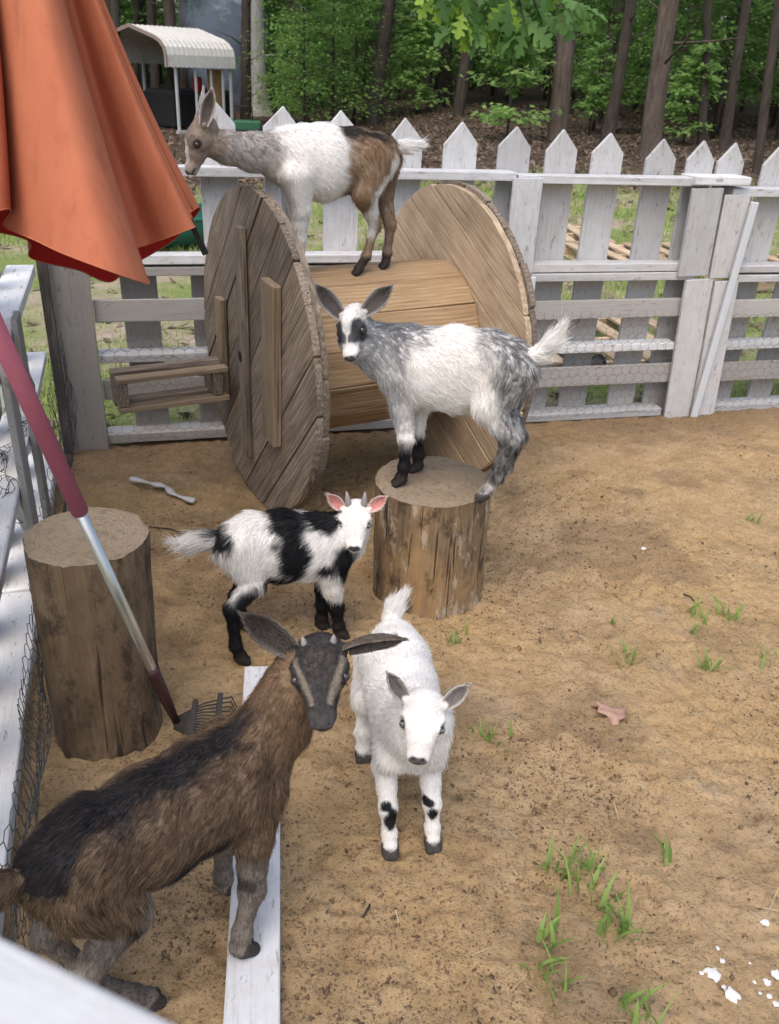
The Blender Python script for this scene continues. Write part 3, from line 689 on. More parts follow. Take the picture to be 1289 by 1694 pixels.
# fractions along the handle found by image height
def frac(v):
    lo, hi = 0., 1.
    for _ in range(40):
        m = (lo+hi)/2
        if proj(rkp(m))[1] > v: lo = m
        else: hi = m
    return lo
fg, fs = frac(848), frac(1112)
tube_obj('grip', [rkp(fg), rkp(fg+.002), rkp((fg+1)/2), rkp(1.03)], [.0155, .0165, .0165, .0165], M['grip'], rake, 14)
tube_obj('handle', [rkp(fs-.02), rkp(fs), rkp(fg+.03)], .0118, M['steel'], rake, 14)
tube_obj('socket', [rkp(-.03), rkp(fs*.5), rkp(fs-.005), rkp(fs+.012)], [.009, .014, .0155, .0175], M['maroon'], rake, 12)
hd = nrm(rk0-rk1); hd[2] = 0; hd = nrm(hd); side = np.array([-hd[1], hd[0], 0])
hb = rk0-[0, 0, .055]+hd*.01
head_dir = nrm(np.array([.97, .12, 0])); hside = nrm(np.array([-head_dir[1], head_dir[0], 0]))
for i in range(13):
    f = (i-6)/6; a = rk0+hside*f*.02-[0, 0, .02]; b = hb+head_dir*.125+hside*f*.115; b[2] = .04; c = b+head_dir*.012; c[2] = .004
    tube_obj('tine', [a, (a+b)/2+[0, 0, .012], b, c], [.0022, .0022, .0022, .0016], M['tine'], rake, 5)
for ff in (.35, .8):
    a = rk0*(1-ff)+(hb+head_dir*.125)*ff; w = .02+.09*ff; a[2] = rk0[2]*(1-ff)+.045*ff+.012
    board('cross_bar', a-hside*(w+.01), a+hside*(w+.01), .014, .008, M['tine'], rake)
wl = [rkp(fs*.9)+side*.02, rkp(fs*.6)+side*.045, rkp(fs*.3)+side*.03, rk0+side*.01]
tube_obj('tie_wire', catmull(np.array(wl), 6), .0018, M['wire'], rake, 5)

# ------------------------------------------------------------------ goods beyond the fence
def pallet(loc, rz, lab, n=6, L=1.1, Wd=.95, mat='pallet', stack=1, tilt=0):
    th = empty('wooden_pallet', loc, lab, 'pallet', 'raw pallets on the lawn')
    c, s = math.cos(rz), math.sin(rz); X = np.array([c, s, 0]); Y = np.array([-s, c, 0]); o = np.array(loc)
    for q in (-1, 0, 1): board('stringer', o+Y*q*Wd*.46-X*L/2+[0, 0, .06], o+Y*q*Wd*.46+X*L/2+[0, 0, .06], .04, .085, M[mat], th)
    for k in range(n):
        x = -L/2+.05+k*(L-.1)/(n-1)
        board('deck_board', o+X*x-Y*Wd/2+[0, 0, .112], o+X*x+Y*Wd/2+[0, 0, .112], .095, .018, M[mat], th)
    for x in (-L/2+.05, 0, L/2-.05):
        board('bottom_board', o+X*x-Y*Wd/2+[0, 0, .009], o+X*x+Y*Wd/2+[0, 0, .009], .095, .016, M[mat], th)
    return th
def gpt(u, v): 
    p = at_ground(u, v); return p
for (u, v, rz, lab) in ((1055, 440, .25, 'raw wooden pallet on the lawn seen under the second picket gap left of the gate'),
                        (905, 402, .1, 'raw pallet on the lawn just right of the spool rim'),
                        (1262, 462, .3, 'raw wooden pallet beyond the white gate at the far right'),
                        (990, 585, .28, 'raw pallet lying flat right behind the low fence boards')):
    p = gpt(u, v); pallet(p, rz, lab)
def gbox(name, P, dims, mat, parent, rz=0, bev=.01):
    return link(name, box_mesh(name, dims[0], dims[1], dims[2], M[mat], bev), parent, Matrix.Translation(Vector(P)+Vector((0, 0, dims[2]/2))) @ Matrix.Rotation(rz, 4, 'Z'))
# dark bucket on its side
p = fp(2.74, .55, terrain(1.1, 4.7)); bk = empty('bucket', p, 'small black plastic bucket lying behind the fence near the gate', 'bucket')
ax = FD; pts = [p+ax*k+[0, 0, .075] for k in (-.09, -.085, .09, .1, .1, -.06)]
tube_obj('shell', pts[:4], [.055, .062, .075, .08], M['black'], bk, 18); 
tube_obj('rim', [p+ax*.085+[0, 0, .075], p+ax*.1+[0, 0, .075]], .083, M['charcoal'], bk, 18)
# green plastic canoe on the lawn behind the spool
p = at_ground(300, 408); p[2] = float(terrain(p[0], p[1])); cd_ = nrm(at_ground(527, 380)-p); cd_[2] = 0; cd_ = nrm(cd_); cn_ = np.array([-cd_[1], cd_[0], 0])
tb = empty('plastic_canoe', p, 'dull green plastic canoe lying on the lawn behind the fence and spool', 'canoe')
V = []; Fc = []; ns, nl = 15, 25
for lay in (0, 1):
    for i in range(nl):
        t = i/(nl-1)*2-1; w = .30*max(.02, (1-abs(t)**2.4)); zb = .10*abs(t)**3+.01; zt = .27+.10*t*t
        for k in range(ns):
            q = math.pi*(k/(ns-1)-.5); sh = math.sin(q); hh_ = 1-math.cos(q)**.6
            V.append((t*1.12, (w-.012*lay)*sh*(1-.08*(1-hh_)), zb+.012*lay+(zt-zb)*hh_+(.012 if (k in (2, 3, 11, 12)) and not lay else 0)))
for lay in (0, 1):
    for i in range(nl-1):
        for k in range(ns-1):
            b = lay*nl*ns+i*ns+k; q = (b, b+1, b+ns+1, b+ns); Fc.append(q if lay else q[::-1])
link('hull', mesh('hull', V, Fc, M['green_plastic'], True), tb, frame(p, cd_, cn_, np.array([0, 0, 1.])))
for sd in (-1, 1):
    pts = [np.array(p)+cd_*(t*1.12)+cn_*(sd*.30*max(.02, 1-abs(t)**2.4))+np.array([0, 0, .275+.10*t*t]) for t in np.linspace(-1, 1, 25)]
    tube_obj('gunwale', pts, .014, M['green_plastic'], tb, 8)

# ------------------------------------------------------------------ metal carport far left
cp = at_ground(293, 222); cz = cp[2]; CPX = nrm(np.array([.62, .79, 0])); CPY = np.array([-CPX[1], CPX[0], 0])
# CPX runs along the eave away to the right, CPY across the roof to the left
def cpt(x, y, z): return cp+CPX*x+CPY*y+np.array([0, 0, z])
car = empty('carport', cp, 'small metal carport with a curved dirty white roof at the wood edge', 'carport')
eh = 1.83; WR = 3.0
prof = [(-.12, eh-.02), (-.12, eh+.30), (-.06, eh+.50), (.12, eh+.66), (.35, eh+.75), (1.5, eh+1.02), (WR-.35, eh+.75), (WR-.12, eh+.66), (WR+.06, eh+.5), (WR+.12, eh+.3), (WR+.12, eh-.02)]
def eave_len():
    lo, hi = 1., 14.
    for _ in range(40):
        m = (lo+hi)/2
        if proj(cpt(m, -.12, eh))[0] < 389: lo = m
        else: hi = m
    return lo
LC = eave_len(); V = []; Fc = []; nx = 60
for j in range(nx+1):
    x = -.3+(LC+.3)*j/nx
    for k, (y, z) in enumerate(prof): V.append(cpt(x, y, z+(.018 if (j//2) % 2 else 0)))
m = len(prof)
for j in range(nx):
    for k in range(m-1): Fc.append((j*m+k, j*m+k+1, (j+1)*m+k+1, (j+1)*m+k))
me = mesh('roof', np.array(V)-cp, Fc, M['roof']); ro = link('roof', me, car, WM[car.name]); md = ro.modifiers.new('thickness', 'SOLIDIFY'); md.thickness = .02
for k in range(m-1):
    board('end_trim', cpt(-.32, *prof[k]), cpt(-.32, *prof[k+1]), .1, .05, M['trim'], car, CPX, .004, 0)
for x, w in ((.1, .07), (LC*.36, .06), (LC*.62, .06), (LC*.82, .06), (LC-.1, .07)):
    board('post', cpt(x, 0, -.1), cpt(x, 0, eh+.25), w, w, M['postmetal'], car, CPX, .004, 0)
for x in (.1, LC*.5, LC-.1): board('post', cpt(x, WR, -.1), cpt(x, WR, eh+.3), .07, .07, M['postmetal'], car, CPX, .004, 0)
board('base_rail', cpt(.0, -.02, .05), cpt(LC, -.02, .05), .09, .09, M['postmetal'], car)
sh = empty('plywood_sheet', cpt(LC*.82, .3, 0), 'tall brown plywood sheet standing under the carport', 'plywood')
board('sheet', cpt(LC*.68, .35, .9), cpt(LC*.95, .35, .9), 1.75, .03, M['ply'], sh, -CPY, .004)
tp = empty('covered_machine', cpt(1.8, 1.6, 0), 'machine under a black tarp inside the carport', 'machine')
gbox('cover', cpt(1.9, 1.7, 0), (2.6, 1.5, 1.15), 'charcoal', tp, .9, .12)
tk = empty('red_tank', cpt(1.5, .75, 0), 'small red tank under the carport roof', 'tank')
tube_obj('tank', [cpt(1.5, .75, 1.1), cpt(1.5, .75, 1.13), cpt(1.5, .75, 1.5), cpt(1.5, .75, 1.55)], [.12, .15, .15, .1], M['red'], tk, 18)
tube_obj('stand', [cpt(1.5, .75, 0), cpt(1.5, .75, 1.12)], .03, M['black'], tk, 10)
wp = empty('timber_pile', cpt(.9, -.45, 0), 'low pile of cut timber in front of the carport posts', 'timber')
for k in range(7):
    board('timber', cpt(.2+.03*k, -.5-.1*(k % 3), .12+.1*(k//3)), cpt(2.1-.05*k, -.5-.1*(k % 3), .12+.1*(k//3)), .085, .08, M['pallet'], wp)
gbox('block', cpt(.5, -.6, 0), (.4, .3, .09), 'grey_stone', wp); gbox('block', cpt(1.7, -.6, 0), (.4, .3, .09), 'grey_stone', wp)
p = at_ground(405, 226); gc = empty('garden_cart', p, 'small green metal cart on the grass left of the pale tree', 'cart')
gbox('tray', p+[0, 0, .18], (1.0, .6, .28), 'green_metal', gc, .2, .04)
for sx in (-.42, .42):
    for sy in (-.3, .3):
        w = p+np.array([sx, sy, .14]); tube_obj('wheel', [w-[0, .04, 0], w+[0, .04, 0]], .14, M['black'], gc, 16)
for sx in (-.3, .25): tube_obj('frame', [p+[sx, 0, .4], p+[sx, 0, .85]], .022, M['black'], gc, 8)
tube_obj('frame', [p+[-.3, 0, .84], p+[.25, 0, .84]], .022, M['black'], gc, 8)

# ------------------------------------------------------------------ trees of the wood
def leaf_quads(C, D, N, size, rng):
    """diamond leaves at C pointing along D with normals N"""
    S = np.cross(D, N); S /= np.linalg.norm(S, axis=1, keepdims=True)+1e-9; z = size[:, None]
    V = np.stack([C, C+D*z*.5+S*z*.3-N*z*.05, C+D*z, C+D*z*.5-S*z*.3-N*z*.05], 1)
    return V.reshape(-1, 3)
def unit(a): return a/(np.linalg.norm(a, axis=1, keepdims=True)+1e-9)
def sapling_mesh(seed, hgt, spread, nb, per, leaf, lo=.15, mat='leaf'):
    r = np.random.default_rng(seed); Vs = []
    TV, TF = tube([(0, 0, 0), (.04*r.normal(), .04*r.normal(), hgt*.4), (.12*r.normal(), .12*r.normal(), hgt)], [.012*hgt, .008*hgt, .002*hgt], 7); BV, BF = list(TV), list(TF)
    for b in range(nb):
        h = hgt*(lo+(1-lo)*r.uniform()**.9); a = r.uniform(0, 2*np.pi); L = spread*(1.1-.75*(h/hgt))*r.uniform(.55, 1.1)
        d = np.array([math.cos(a), math.sin(a), r.uniform(-.05, .35)]); e = np.array([0, 0, h])+d*L
        v, f = tube([(0, 0, h), (e+np.array([0, 0, h]))/2+[0, 0, .05], e], [.006*hgt*.5, .004, .002], 4, False); o = len(BV); BV += list(v); BF += [tuple(i+o for i in q) for q in f]
        t = r.uniform(.15, 1.05, per); base = np.array([0, 0, h])[None]+d[None]*L*t[:, None]+r.normal(0, 1, (per, 3))*[.16*L, .16*L, .035*L+.02]
        D = unit(np.stack([np.cos(a+r.normal(0, .9, per)), np.sin(a+r.normal(0, .9, per)), r.normal(-.25, .25, per)], 1))
        N = unit(np.stack([r.normal(0, .35, per), r.normal(0, .35, per), np.ones(per)], 1))
        Vs.append(leaf_quads(base, D, N, leaf*r.uniform(.7, 1.25, per), r))
    V = np.concatenate(Vs); Fq = np.arange(len(V)).reshape(-1, 4)
    return mesh('crown', V, Fq, M[mat]), mesh('trunk', BV, BF, M['bark_dark'], True)
def canopy_mesh(seed, r0=4.5, hh=4.0, n=900, leaf=.42):
    r = np.random.default_rng(seed); k = 26; cc = r.normal(0, 1, (k, 3)); cc = unit(cc)*r.uniform(.3, 1, (k, 1))*[r0, r0, hh]; which = r.integers(0, k, n)
    C = cc[which]+unit(r.normal(0, 1, (n, 3)))*r.uniform(.3, 1, (n, 1))*[1.7, 1.7, 1.0]
    D = unit(r.normal(0, 1, (n, 3))*[1, 1, .5]); N = unit(np.stack([r.normal(0, .5, n), r.normal(0, .5, n), np.ones(n)], 1))
    V = leaf_quads(C, D, N, leaf*r.uniform(.7, 1.4, n), r); return mesh('crown', V, np.arange(len(V)).reshape(-1, 4), M['leaf'])
canopies = [canopy_mesh(s) for s in (1, 2, 3)]
def big_tree(base, rad, lean, mat, label, group, seed, hgt=None, flare=1.7, crown=True):
    r = random.Random(seed); hgt = hgt or r.uniform(18, 23); b = np.array(base)
    th = empty('tree', base, label, 'tree', group); q = []; rr = []; side = np.array([lean, r.uniform(-.03, .03), 0])
    for z, k in ((-.2, flare*1.1), (.0, flare), (.15, flare*.8), (.45, 1.18), (1.0, 1.03), (2.0, 1.0), (3.5, .96), (6, .86), (10, .72), (hgt, .25)):
        q.append(b+side*z+np.array([.16*math.sin(z*.8+seed*2.3)*rad*min(1, z), .1*math.cos(z*.7+seed)*rad*min(1, z), z])); rr.append(rad*k)
    V, Fc = tube(q, rr, 16); V = np.array(V); nz = fbm(V*3.0, seed, 3)-.5; c = np.repeat(np.array(q), 16, 0)
    V = c+(V-c)*(1+.28*nz[:, None]*(1+1.2*np.exp(-np.maximum(V[:, 2]-b[2], 0)*3))[:, None])
    link('trunk', mesh('trunk', V-b, Fc, M[mat], True), th, WM[th.name])
    for k in range(4):
        z = r.uniform(7, hgt-3); a = r.uniform(0, 6.28); s = b+side*z+[0, 0, z]; e = s+np.array([math.cos(a)*3, math.sin(a)*3, 2.2])
        tube_obj('limb', [s, (s+e)/2+[0, 0, -.2], e], [rad*.35, rad*.25, rad*.1], M[mat], th, 7)
    for k in range(3 if crown else 1):
        z = r.uniform(1.2, 4.5); a = r.uniform(0, 6.28); s = b+side*z+[0, 0, z]; L_ = r.uniform(.6, 1.6); e = s+np.array([math.cos(a)*L_, math.sin(a)*L_, L_*r.uniform(.1, .6)])
        tube_obj('dead_branch', [s, (s+e)/2+np.array([r.uniform(-.1, .1), 0, r.uniform(-.12, .05)]), e], [rad*.13+.006, rad*.08+.004, .003], M[mat], th, 5)
    if crown:
        link('crown', canopies[seed % 3], th, Matrix.Translation(Vector(b+side*hgt+[0, 0, hgt-1.5])) @ Matrix.Rotation(seed*1.3, 4, 'Z'))
    return th
def px2m(px, p): return px*((p-np.array([0, 0, EYE]))@Fv)/F_PX
TREES = [  # u, v of the base, trunk width, u where it leaves the frame at the top, bark, label
    (431, 190, 25, 424, 'bark_pale', 'thick pale grey tree trunk with flared foot left of the woods', 1.9),
    (455, 172, 13, 447, 'bark_dark', 'dark slim tree just right of the pale trunk', 1.5),
    (484, 184, 13, 476, 'bark', 'left stem of the close pair of grey brown trunks behind the spool goat', 1.7),
    (497, 180, 12, 492, 'bark', 'right stem of the close pair of grey brown trunks behind the spool goat', 1.7),
    (531, 176, 11, 527, 'bark_dark', 'thin dark tree right of the paired trunks', 1.5),
    (617, 178, 12, 621, 'bark_dark', 'slim dark tree left of the bright sapling', 1.4),
    (736, 172, 21, 742, 'bark_dark', 'dark tree directly behind the bright sapling', 1.5),
    (922, 232, 29, 940, 'bark', 'broad brown trunk behind the pickets left of the two leaning trees', 1.4),
    (1003, 240, 18, 1046, 'bark_dark', 'leaning dark tree between two broad brown trunks', 1.5),
    (1074, 262, 30, 1108, 'bark', 'broadest brown trunk leaning right behind the gate side pickets', 1.35),
    (1160, 240, 12, 1172, 'bark_dark', 'slim trunk behind the double picket tips', 1.4),
    (1196, 250, 15, 1238, 'bark_dark', 'leaning dark tree right of the double picket tips', 1.4),
    (1252, 290, 14, 1289, 'bark_dark', 'crooked dark tree at the right edge behind the gate', 1.4),
    (258, 170, 14, 250, 'bark_dark', 'dark tree seen through the carport beside the umbrella', 1.4),
    (305, 168, 12, 304, 'bark_dark', 'slim dark tree behind the carport posts', 1.4),
]
for k, (u, v, w, ut, mt, lab, fl) in enumerate(TREES):
    p = at_ground(u, v); y = p[1]; top = at_y(ut, 0, y); lean = (top[0]-p[0])/max(.5, top[2]-p[2])
    big_tree(p, px2m(w, p)/2, lean, mt, lab, 'trees at the wood edge', k+1, flare=fl)
rt = random.Random(5); deep = []
while len(deep) < 70:
    y = rt.uniform(29, 62); x = rt.uniform(-.55, .55)*y
    if all(math.hypot(x-a, y-b) > 1.6 for a, b in deep): deep.append((x, y))
deep.sort(key=lambda t: t[1])
for k, (x, y) in enumerate(deep):
    big_tree((x, y, float(terrain(x, y))), rt.uniform(.08, .2), rt.uniform(-.06, .1), 'bark_dark', 'slender dark trunk deep in the shaded wood', 'trunks deep in the wood', 40+k, crown=(k % 2 == 0), flare=1.3)
# leafy understory
sap = [sapling_mesh(100+k, (4.2, 5.5, 6.5, 5.0, 7.0)[k], (1.9, 2.4, 2.7, 2.1, 2.9)[k], (46, 60, 66, 56, 70)[k], 60, .15) for k in range(5)]
def sapling(p, k, rz, sc, label, group, meshes=None):
    cr, tr = meshes or sap[k]; Mx = Matrix.Translation(Vector([float(c) for c in p])) @ Matrix.Rotation(rz, 4, 'Z') @ Matrix.Scale(sc, 4)
    th = link('sapling', None, None, Mx); tag(th, label, 'tree', group); link('trunk', tr, th, Mx); link('crown', cr, th, Mx); return th
spots = []; tries = 0
while len(spots) < 125 and tries < 9000:
    tries += 1
    y = 25+26*rt.random()**1.3; x = rt.uniform(-.58, .58)*y
    uu = proj((x, y, 0))[0]
    if (590 < uu < 930 and y < 31) or (150 < uu < 480 and y < 36) or (60 < uu < 420 and y < 40): continue
    if all(math.hypot(x-a, y-b) > 1.5 for a, b in spots): spots.append((x, y))
for k, (x, y) in enumerate(spots):
    sapling((x, y, float(terrain(x, y))-.1), k % 5, rt.uniform(0, 6.28), rt.uniform(.7, 1.2), 'leafy green understory tree in the shade of the wood', 'understory trees in the wood')
nearsap = [sapling_mesh(200+k, (3.0, 2.6, 3.4)[k], (1.25, 1.1, 1.3)[k], (46, 40, 50)[k], 34, .2, .10, 'leaf_lit') for k in range(3)]
for k, (u, v, sc, lab) in enumerate(((690, 188, 1.05, 'bright green sapling in front of the wood above the spool goat rump'), (838, 232, 1.0, 'bright leafy sapling below the hanging oak leaves'),
                                     (975, 222, .62, 'small bright shrub between the broad brown trunks'), (1130, 238, .7, 'low bright shrub right of the broadest trunk'))):
    sapling(at_ground(u, v), k % 3, k*1.7, sc, lab, None, nearsap[k % 3])
# wood beyond, one mass
r = np.random.default_rng(77); n = 26000; y = r.uniform(50, 75, n); x = r.uniform(-.62, .62, n)*y; z = terrain(x, y)+r.uniform(0, 1, n)**1.1*15
D = unit(r.normal(0, 1, (n, 3))*[1, 1, .4]); N = unit(np.stack([r.normal(0, .4, n), r.normal(-.5, .4, n), np.ones(n)], 1))
V = leaf_quads(np.stack([x, y, z], 1), D, N, r.uniform(.45, 1.1, n), r)
tag(link('far_woodland', mesh('far_woodland', V, np.arange(len(V)).reshape(-1, 4), M['leaf'])), 'dense dark green foliage deep in the wood', 'woodland', None, 'stuff')

# ------------------------------------------------------------------ oak branch hanging into the top of the picture
def oak_leaf(name, L, mat):
    # lobed outline, half side, then mirrored; folded along the midrib
    half = [(0, .03), (.10, .05), (.2, .14), (.30, .24), (.33, .10), (.37, .06), (.47, .24), (.58, .36), (.60, .17), (.62, .08), (.74, .25), (.84, .27), (.84, .12), (.93, .11), (1.0, .0)]
    V = []; Fc = []; n = len(half)
    for x, y in half:
        dr = -.18*x*x
        V.append((x*L, 0, dr*L)); V.append((x*L, y*L, (dr+.10*y)*L)); V.append((x*L, -y*L, (dr+.10*y)*L))
    for k in range(n-1):
        a, b = 3*k, 3*k+3; Fc.append((a, b, b+1, a+1)); Fc.append((a, a+2, b+2, b))
    V.append((-.12*L, .006*L, 0)); V.append((-.12*L, -.006*L, 0)); Fc.append((0, 1, len(V)-2)); Fc.append((0, len(V)-1, 2))
    return mesh(name, V, Fc, M[mat], False)
leaves = [oak_leaf('leaf', L, 'leaf_oak') for L in (.12, .145, .17)]; lime = [oak_leaf('leaf', .13, 'leaf_lime')]
OY = 5.0
ob = empty('oak_branch', at_y(850, -420, OY), 'oak branch with lobed green leaves hanging into the top of the picture', 'branch')
stem = [at_y(905, -600, OY+.5), at_y(880, -300, OY+.2), at_y(855, -130, OY), at_y(845, -40, OY-.05)]
tube_obj('stem', stem, [.03, .02, .012, .006], M['bark'], ob, 8)
twigs = [((855, -130), (780, -20), (765, 40)), ((850, -90), (815, 0), (800, 45)), ((845, -40), (842, 10), (838, 50)), ((850, -60), (880, -5), (895, 30)), ((850, -90), (920, -30), (960, 10)), ((857, -130), (750, -60), (722, -10)), ((850, -60), (860, 0), (868, 40))]
ro_ = random.Random(9)
for ti, tw in enumerate(twigs):
    P3 = np.array([at_y(u, v, OY+ro_.uniform(-.12, .12)) for u, v in tw]); tube_obj('twig', P3, [.005, .0035, .0018], M['bark'], ob, 5)
    cc = catmull(P3, 6)
    for k, c in enumerate(cc):
        if k < 3: continue
        for rep in range(3 if k > 6 else 2):
            a = ro_.uniform(0, 6.28); d = nrm(np.array([math.cos(a), math.sin(a)*.6, ro_.uniform(-1.1, -.1)]) + nrm(cc[-1]-cc[0])*.5)
            upv = nrm(np.array([ro_.uniform(-1, 1), -.4+ro_.uniform(-.8, .8), .8])); yy = nrm(np.cross(upv, d)); zz = np.cross(d, yy)
            me = (lime[0] if ((c[0] < .5 and ro_.random() < .22) or ro_.random() < .06) else leaves[ro_.randrange(3)])
            link('leaf', me, ob, frame(c+d*.012, d, yy, zz))

# ------------------------------------------------------------------ small things on the dirt
def gpen(u, v):
    p = at_z(u, v, 0); p[2] = float(pen_z(np.array([p[0]]), np.array([p[1]]))[0]); return p
def tuft(u, v, n, L, label, spread=.02, lean=.6, seed=0, wd=.0045):
    r = random.Random(seed+int(u)); p = gpen(u, v); th = empty('grass_tuft', p, label, 'grass', None)
    for k in range(int(n*1.6)+1):
        a = r.uniform(0, 6.28); l = 1.2*L*r.uniform(.55, 1.1); b = np.array([r.gauss(0, spread), r.gauss(0, spread), 0]); out = np.array([math.cos(a), math.sin(a), 0]); sd = np.array([-out[1], out[0], 0])
        V = []; Fc = []; bend = lean*r.uniform(.3, 1.3); w = 1.2*wd*r.uniform(.4, 1.3); m = 6
        for j in range(m+1):
            t = j/m; c = b+out*l*bend*t*t*.75+out*l*.12*t+np.array([0, 0, l*t*(1-.38*bend*t)-.004]); ww = w*(1-t**2.2)*(1.0 if t > .05 else .6)
            V += [c-sd*ww+[0, 0, .15*ww], c-np.array([0, 0, .35*ww]), c+sd*ww+[0, 0, .15*ww]]
            if j: q = 3*j; Fc += [(q-3, q-2, q+1, q), (q-2, q-1, q+2, q+1)]
        link('blade', mesh('blade', V, Fc, M['grass'], True), th, WM[th.name])
T = [(908, 1432, 3, .075, 'short grass sprig at the far left of the large weed patch'), (944, 1448, 6, .085, 'dense grass tuft at the head of the large weed patch'),
     (978, 1440, 5, .08, 'grass tuft just right of the densest sprig in the weed patch'), (988, 1490, 6, .085, 'leaning grass tuft in the middle of the weed patch'),
     (1008, 1535, 9, .085, 'bushy grass tuft low right in the weed patch'), (1035, 1540, 4, .08, 'grass blades leaning right out of the weed patch'),
     (925, 1560, 5, .09, 'tall grass blades on the left side of the weed patch'), (895, 1605, 8, .07, 'short grass clump at the lower left of the weed patch'), (925, 1640, 5, .06, 'sparse grass sprig below the lower left clump'),
     (1030, 1660, 4, .07, 'grass sprig at the bottom edge below the weed patch'), (1060, 1685, 6, .085, 'broad grass blades at the bottom edge of the picture'),
     (1104, 1425, 3, .085, 'single upright grass blade standing alone right of the weed patch'),
     (1040, 1098, 9, .065, 'low grass tuft in the middle of the dirt above the dead leaf'), (1150, 1025, 5, .075, 'small bright grass sprig left of its twin on the right dirt'), (1205, 1028, 6, .07, 'small bright grass sprig right of its twin on the right dirt'),
     (1148, 1052, 4, .06, 'tiny grass sprig below the bright pair'), (1168, 1108, 8, .075, 'flat spreading grass tuft below the bright pair'), (1248, 858, 5, .07, 'small grass sprig far up near the right edge'), (1262, 1090, 6, .05, 'grass tuft in the dark hollow at the right edge'),
     (812, 1222, 12, .05, 'thin faint grass right of the white goat'), (750, 1060, 7, .05, 'thin grass by the foot of the short stump'), (1010, 1030, 4, .035, 'tiny grass seedling on open dirt')]
for k, (u, v, n, L, lab) in enumerate(T): tuft(u, v, n, L, lab, .018 if n > 4 else .008, .7, k, .0042 if L > .06 else .0028)
# dead leaf
p = gpen(1005, 1178); V = []; Fc = []; m = 10
for j in range(m+1):
    t = j/m; w = .036*math.sin(math.pi*t**.8)*(1+.35*math.sin(t*19))
    for s in (-1, -.5, 0, .5, 1): V.append((s*w+.01*math.sin(t*6), (t-.5)*.11, .010+.012*abs(s)*math.sin(t*5+s)+.007*math.sin(t*9+s*3)))
for j in range(m):
    for k in range(4): Fc.append((j*5+k, j*5+k+1, (j+1)*5+k+1, (j+1)*5+k))
dl = link('dead_leaf', mesh('dead_leaf', V, Fc, M['dead_leaf'], True), None, Matrix.Translation(Vector(p)) @ Matrix.Rotation(.35, 4, 'Z')); dl.modifiers.new('thickness', 'SOLIDIFY').thickness = .0012
tag(dl, 'curled dry brown leaf lying on the dirt at right', 'leaf')
def chip(u, v, R, label, seed, flat=.25, el=1.0, mat='chalk', group=None):
    R *= .72; r = random.Random(seed); p = gpen(u, v); bm = bmesh.new(); bmesh.ops.create_icosphere(bm, subdivisions=2, radius=1)
    for q in bm.verts:
        k = 1+.8*(fbm(np.array([[q.co.x*2.6+seed, q.co.y*2.6, q.co.z*2.6]]), seed)[0]-.5)*2
        q.co = Vector((q.co.x*R*el*k, q.co.y*R*k, q.co.z*R*flat*k))
    me = bpy.data.meshes.new('chip'); bm.to_mesh(me); bm.free(); me.materials.append(M[mat])
    R *= 1
    return tag(link('chalk_chip', me, None, Matrix.Translation(Vector(p)+Vector((0, 0, R*flat*.5))) @ Matrix.Rotation(r.uniform(0, 3), 4, 'Z')), label, 'chip', group)
chip(1064, 908, .014, 'single white flat chip in the middle of the right dirt', 3, .2, 1.5)
chip(1266, 1527, .012, 'small white chip above the white powder at lower right', 4)
chip(1178, 1614, .022, 'largest crumbly white lump at lower right', 5, .3); chip(1210, 1648, .017, 'white lump below the largest crumbly one', 6, .3, 1.2)
chip(1188, 1567, .006, 'tiny white crumb above the largest lump', 7)
gg = 'white crumbs at the lower right corner'
for k, (u, v, R) in enumerate(((1270, 1625, .01), (1284, 1612, .014), (1250, 1622, .005), (1272, 1650, .007), (1258, 1642, .005), (1284, 1660, .008), (1240, 1595, .004), (1195, 1590, .008), (1160, 1612, .006), (1198, 1632, .006))):
    chip(u, v, R, 'small white crumb of the scattered group at the lower right corner', 20+k, .4, 1, 'chalk', gg)
a, b = gpen(216, 788), gpen(322, 829); mid = (a+b)/2+np.array([.01, .02, .004])
V, Fc = tube(catmull(np.array([a+[0, 0, .008], a*.7+b*.3+[.004, .012, .012], mid+[0, 0, .008], a*.3+b*.7+[0, -.008, .014], b+[0, 0, .008]]), 6), [.012+.005*math.sin(k*.9) for k in range(25)], 8); V = np.array(V); V[:, 2] = (V[:, 2]-.005)*.6+.006
tag(link('plastic_strip', mesh('plastic_strip', V-a, Fc, M['clear'], True), None, Matrix.Translation(Vector(a))), 'crumpled milky plastic strip on the dirt left of the spool', 'plastic')
for k, (u0, v0, u1, v1) in enumerate(((246, 868, 310, 884), (1097, 1395, 1104, 1420), (600, 1525, 612, 1500), (1130, 985, 1150, 1000))):
    a, b = gpen(u0, v0), gpen(u1, v1); V, Fc = tube([a+[0, 0, .004], (a+b)/2+[.004, .003, .010], b+[0, 0, .006]], [.002, .003, .0015], 6)
    tag(link('twig', mesh('twig', np.array(V)-a, Fc, M['bark_dark'], True), None, Matrix.Translation(Vector(a))), ('thin dark twig beside the tall stump', 'short dark twig by the lone grass blade', 'little dark twig on the dirt below the white goat', 'dark twig by the bright grass sprigs')[k], 'twig')
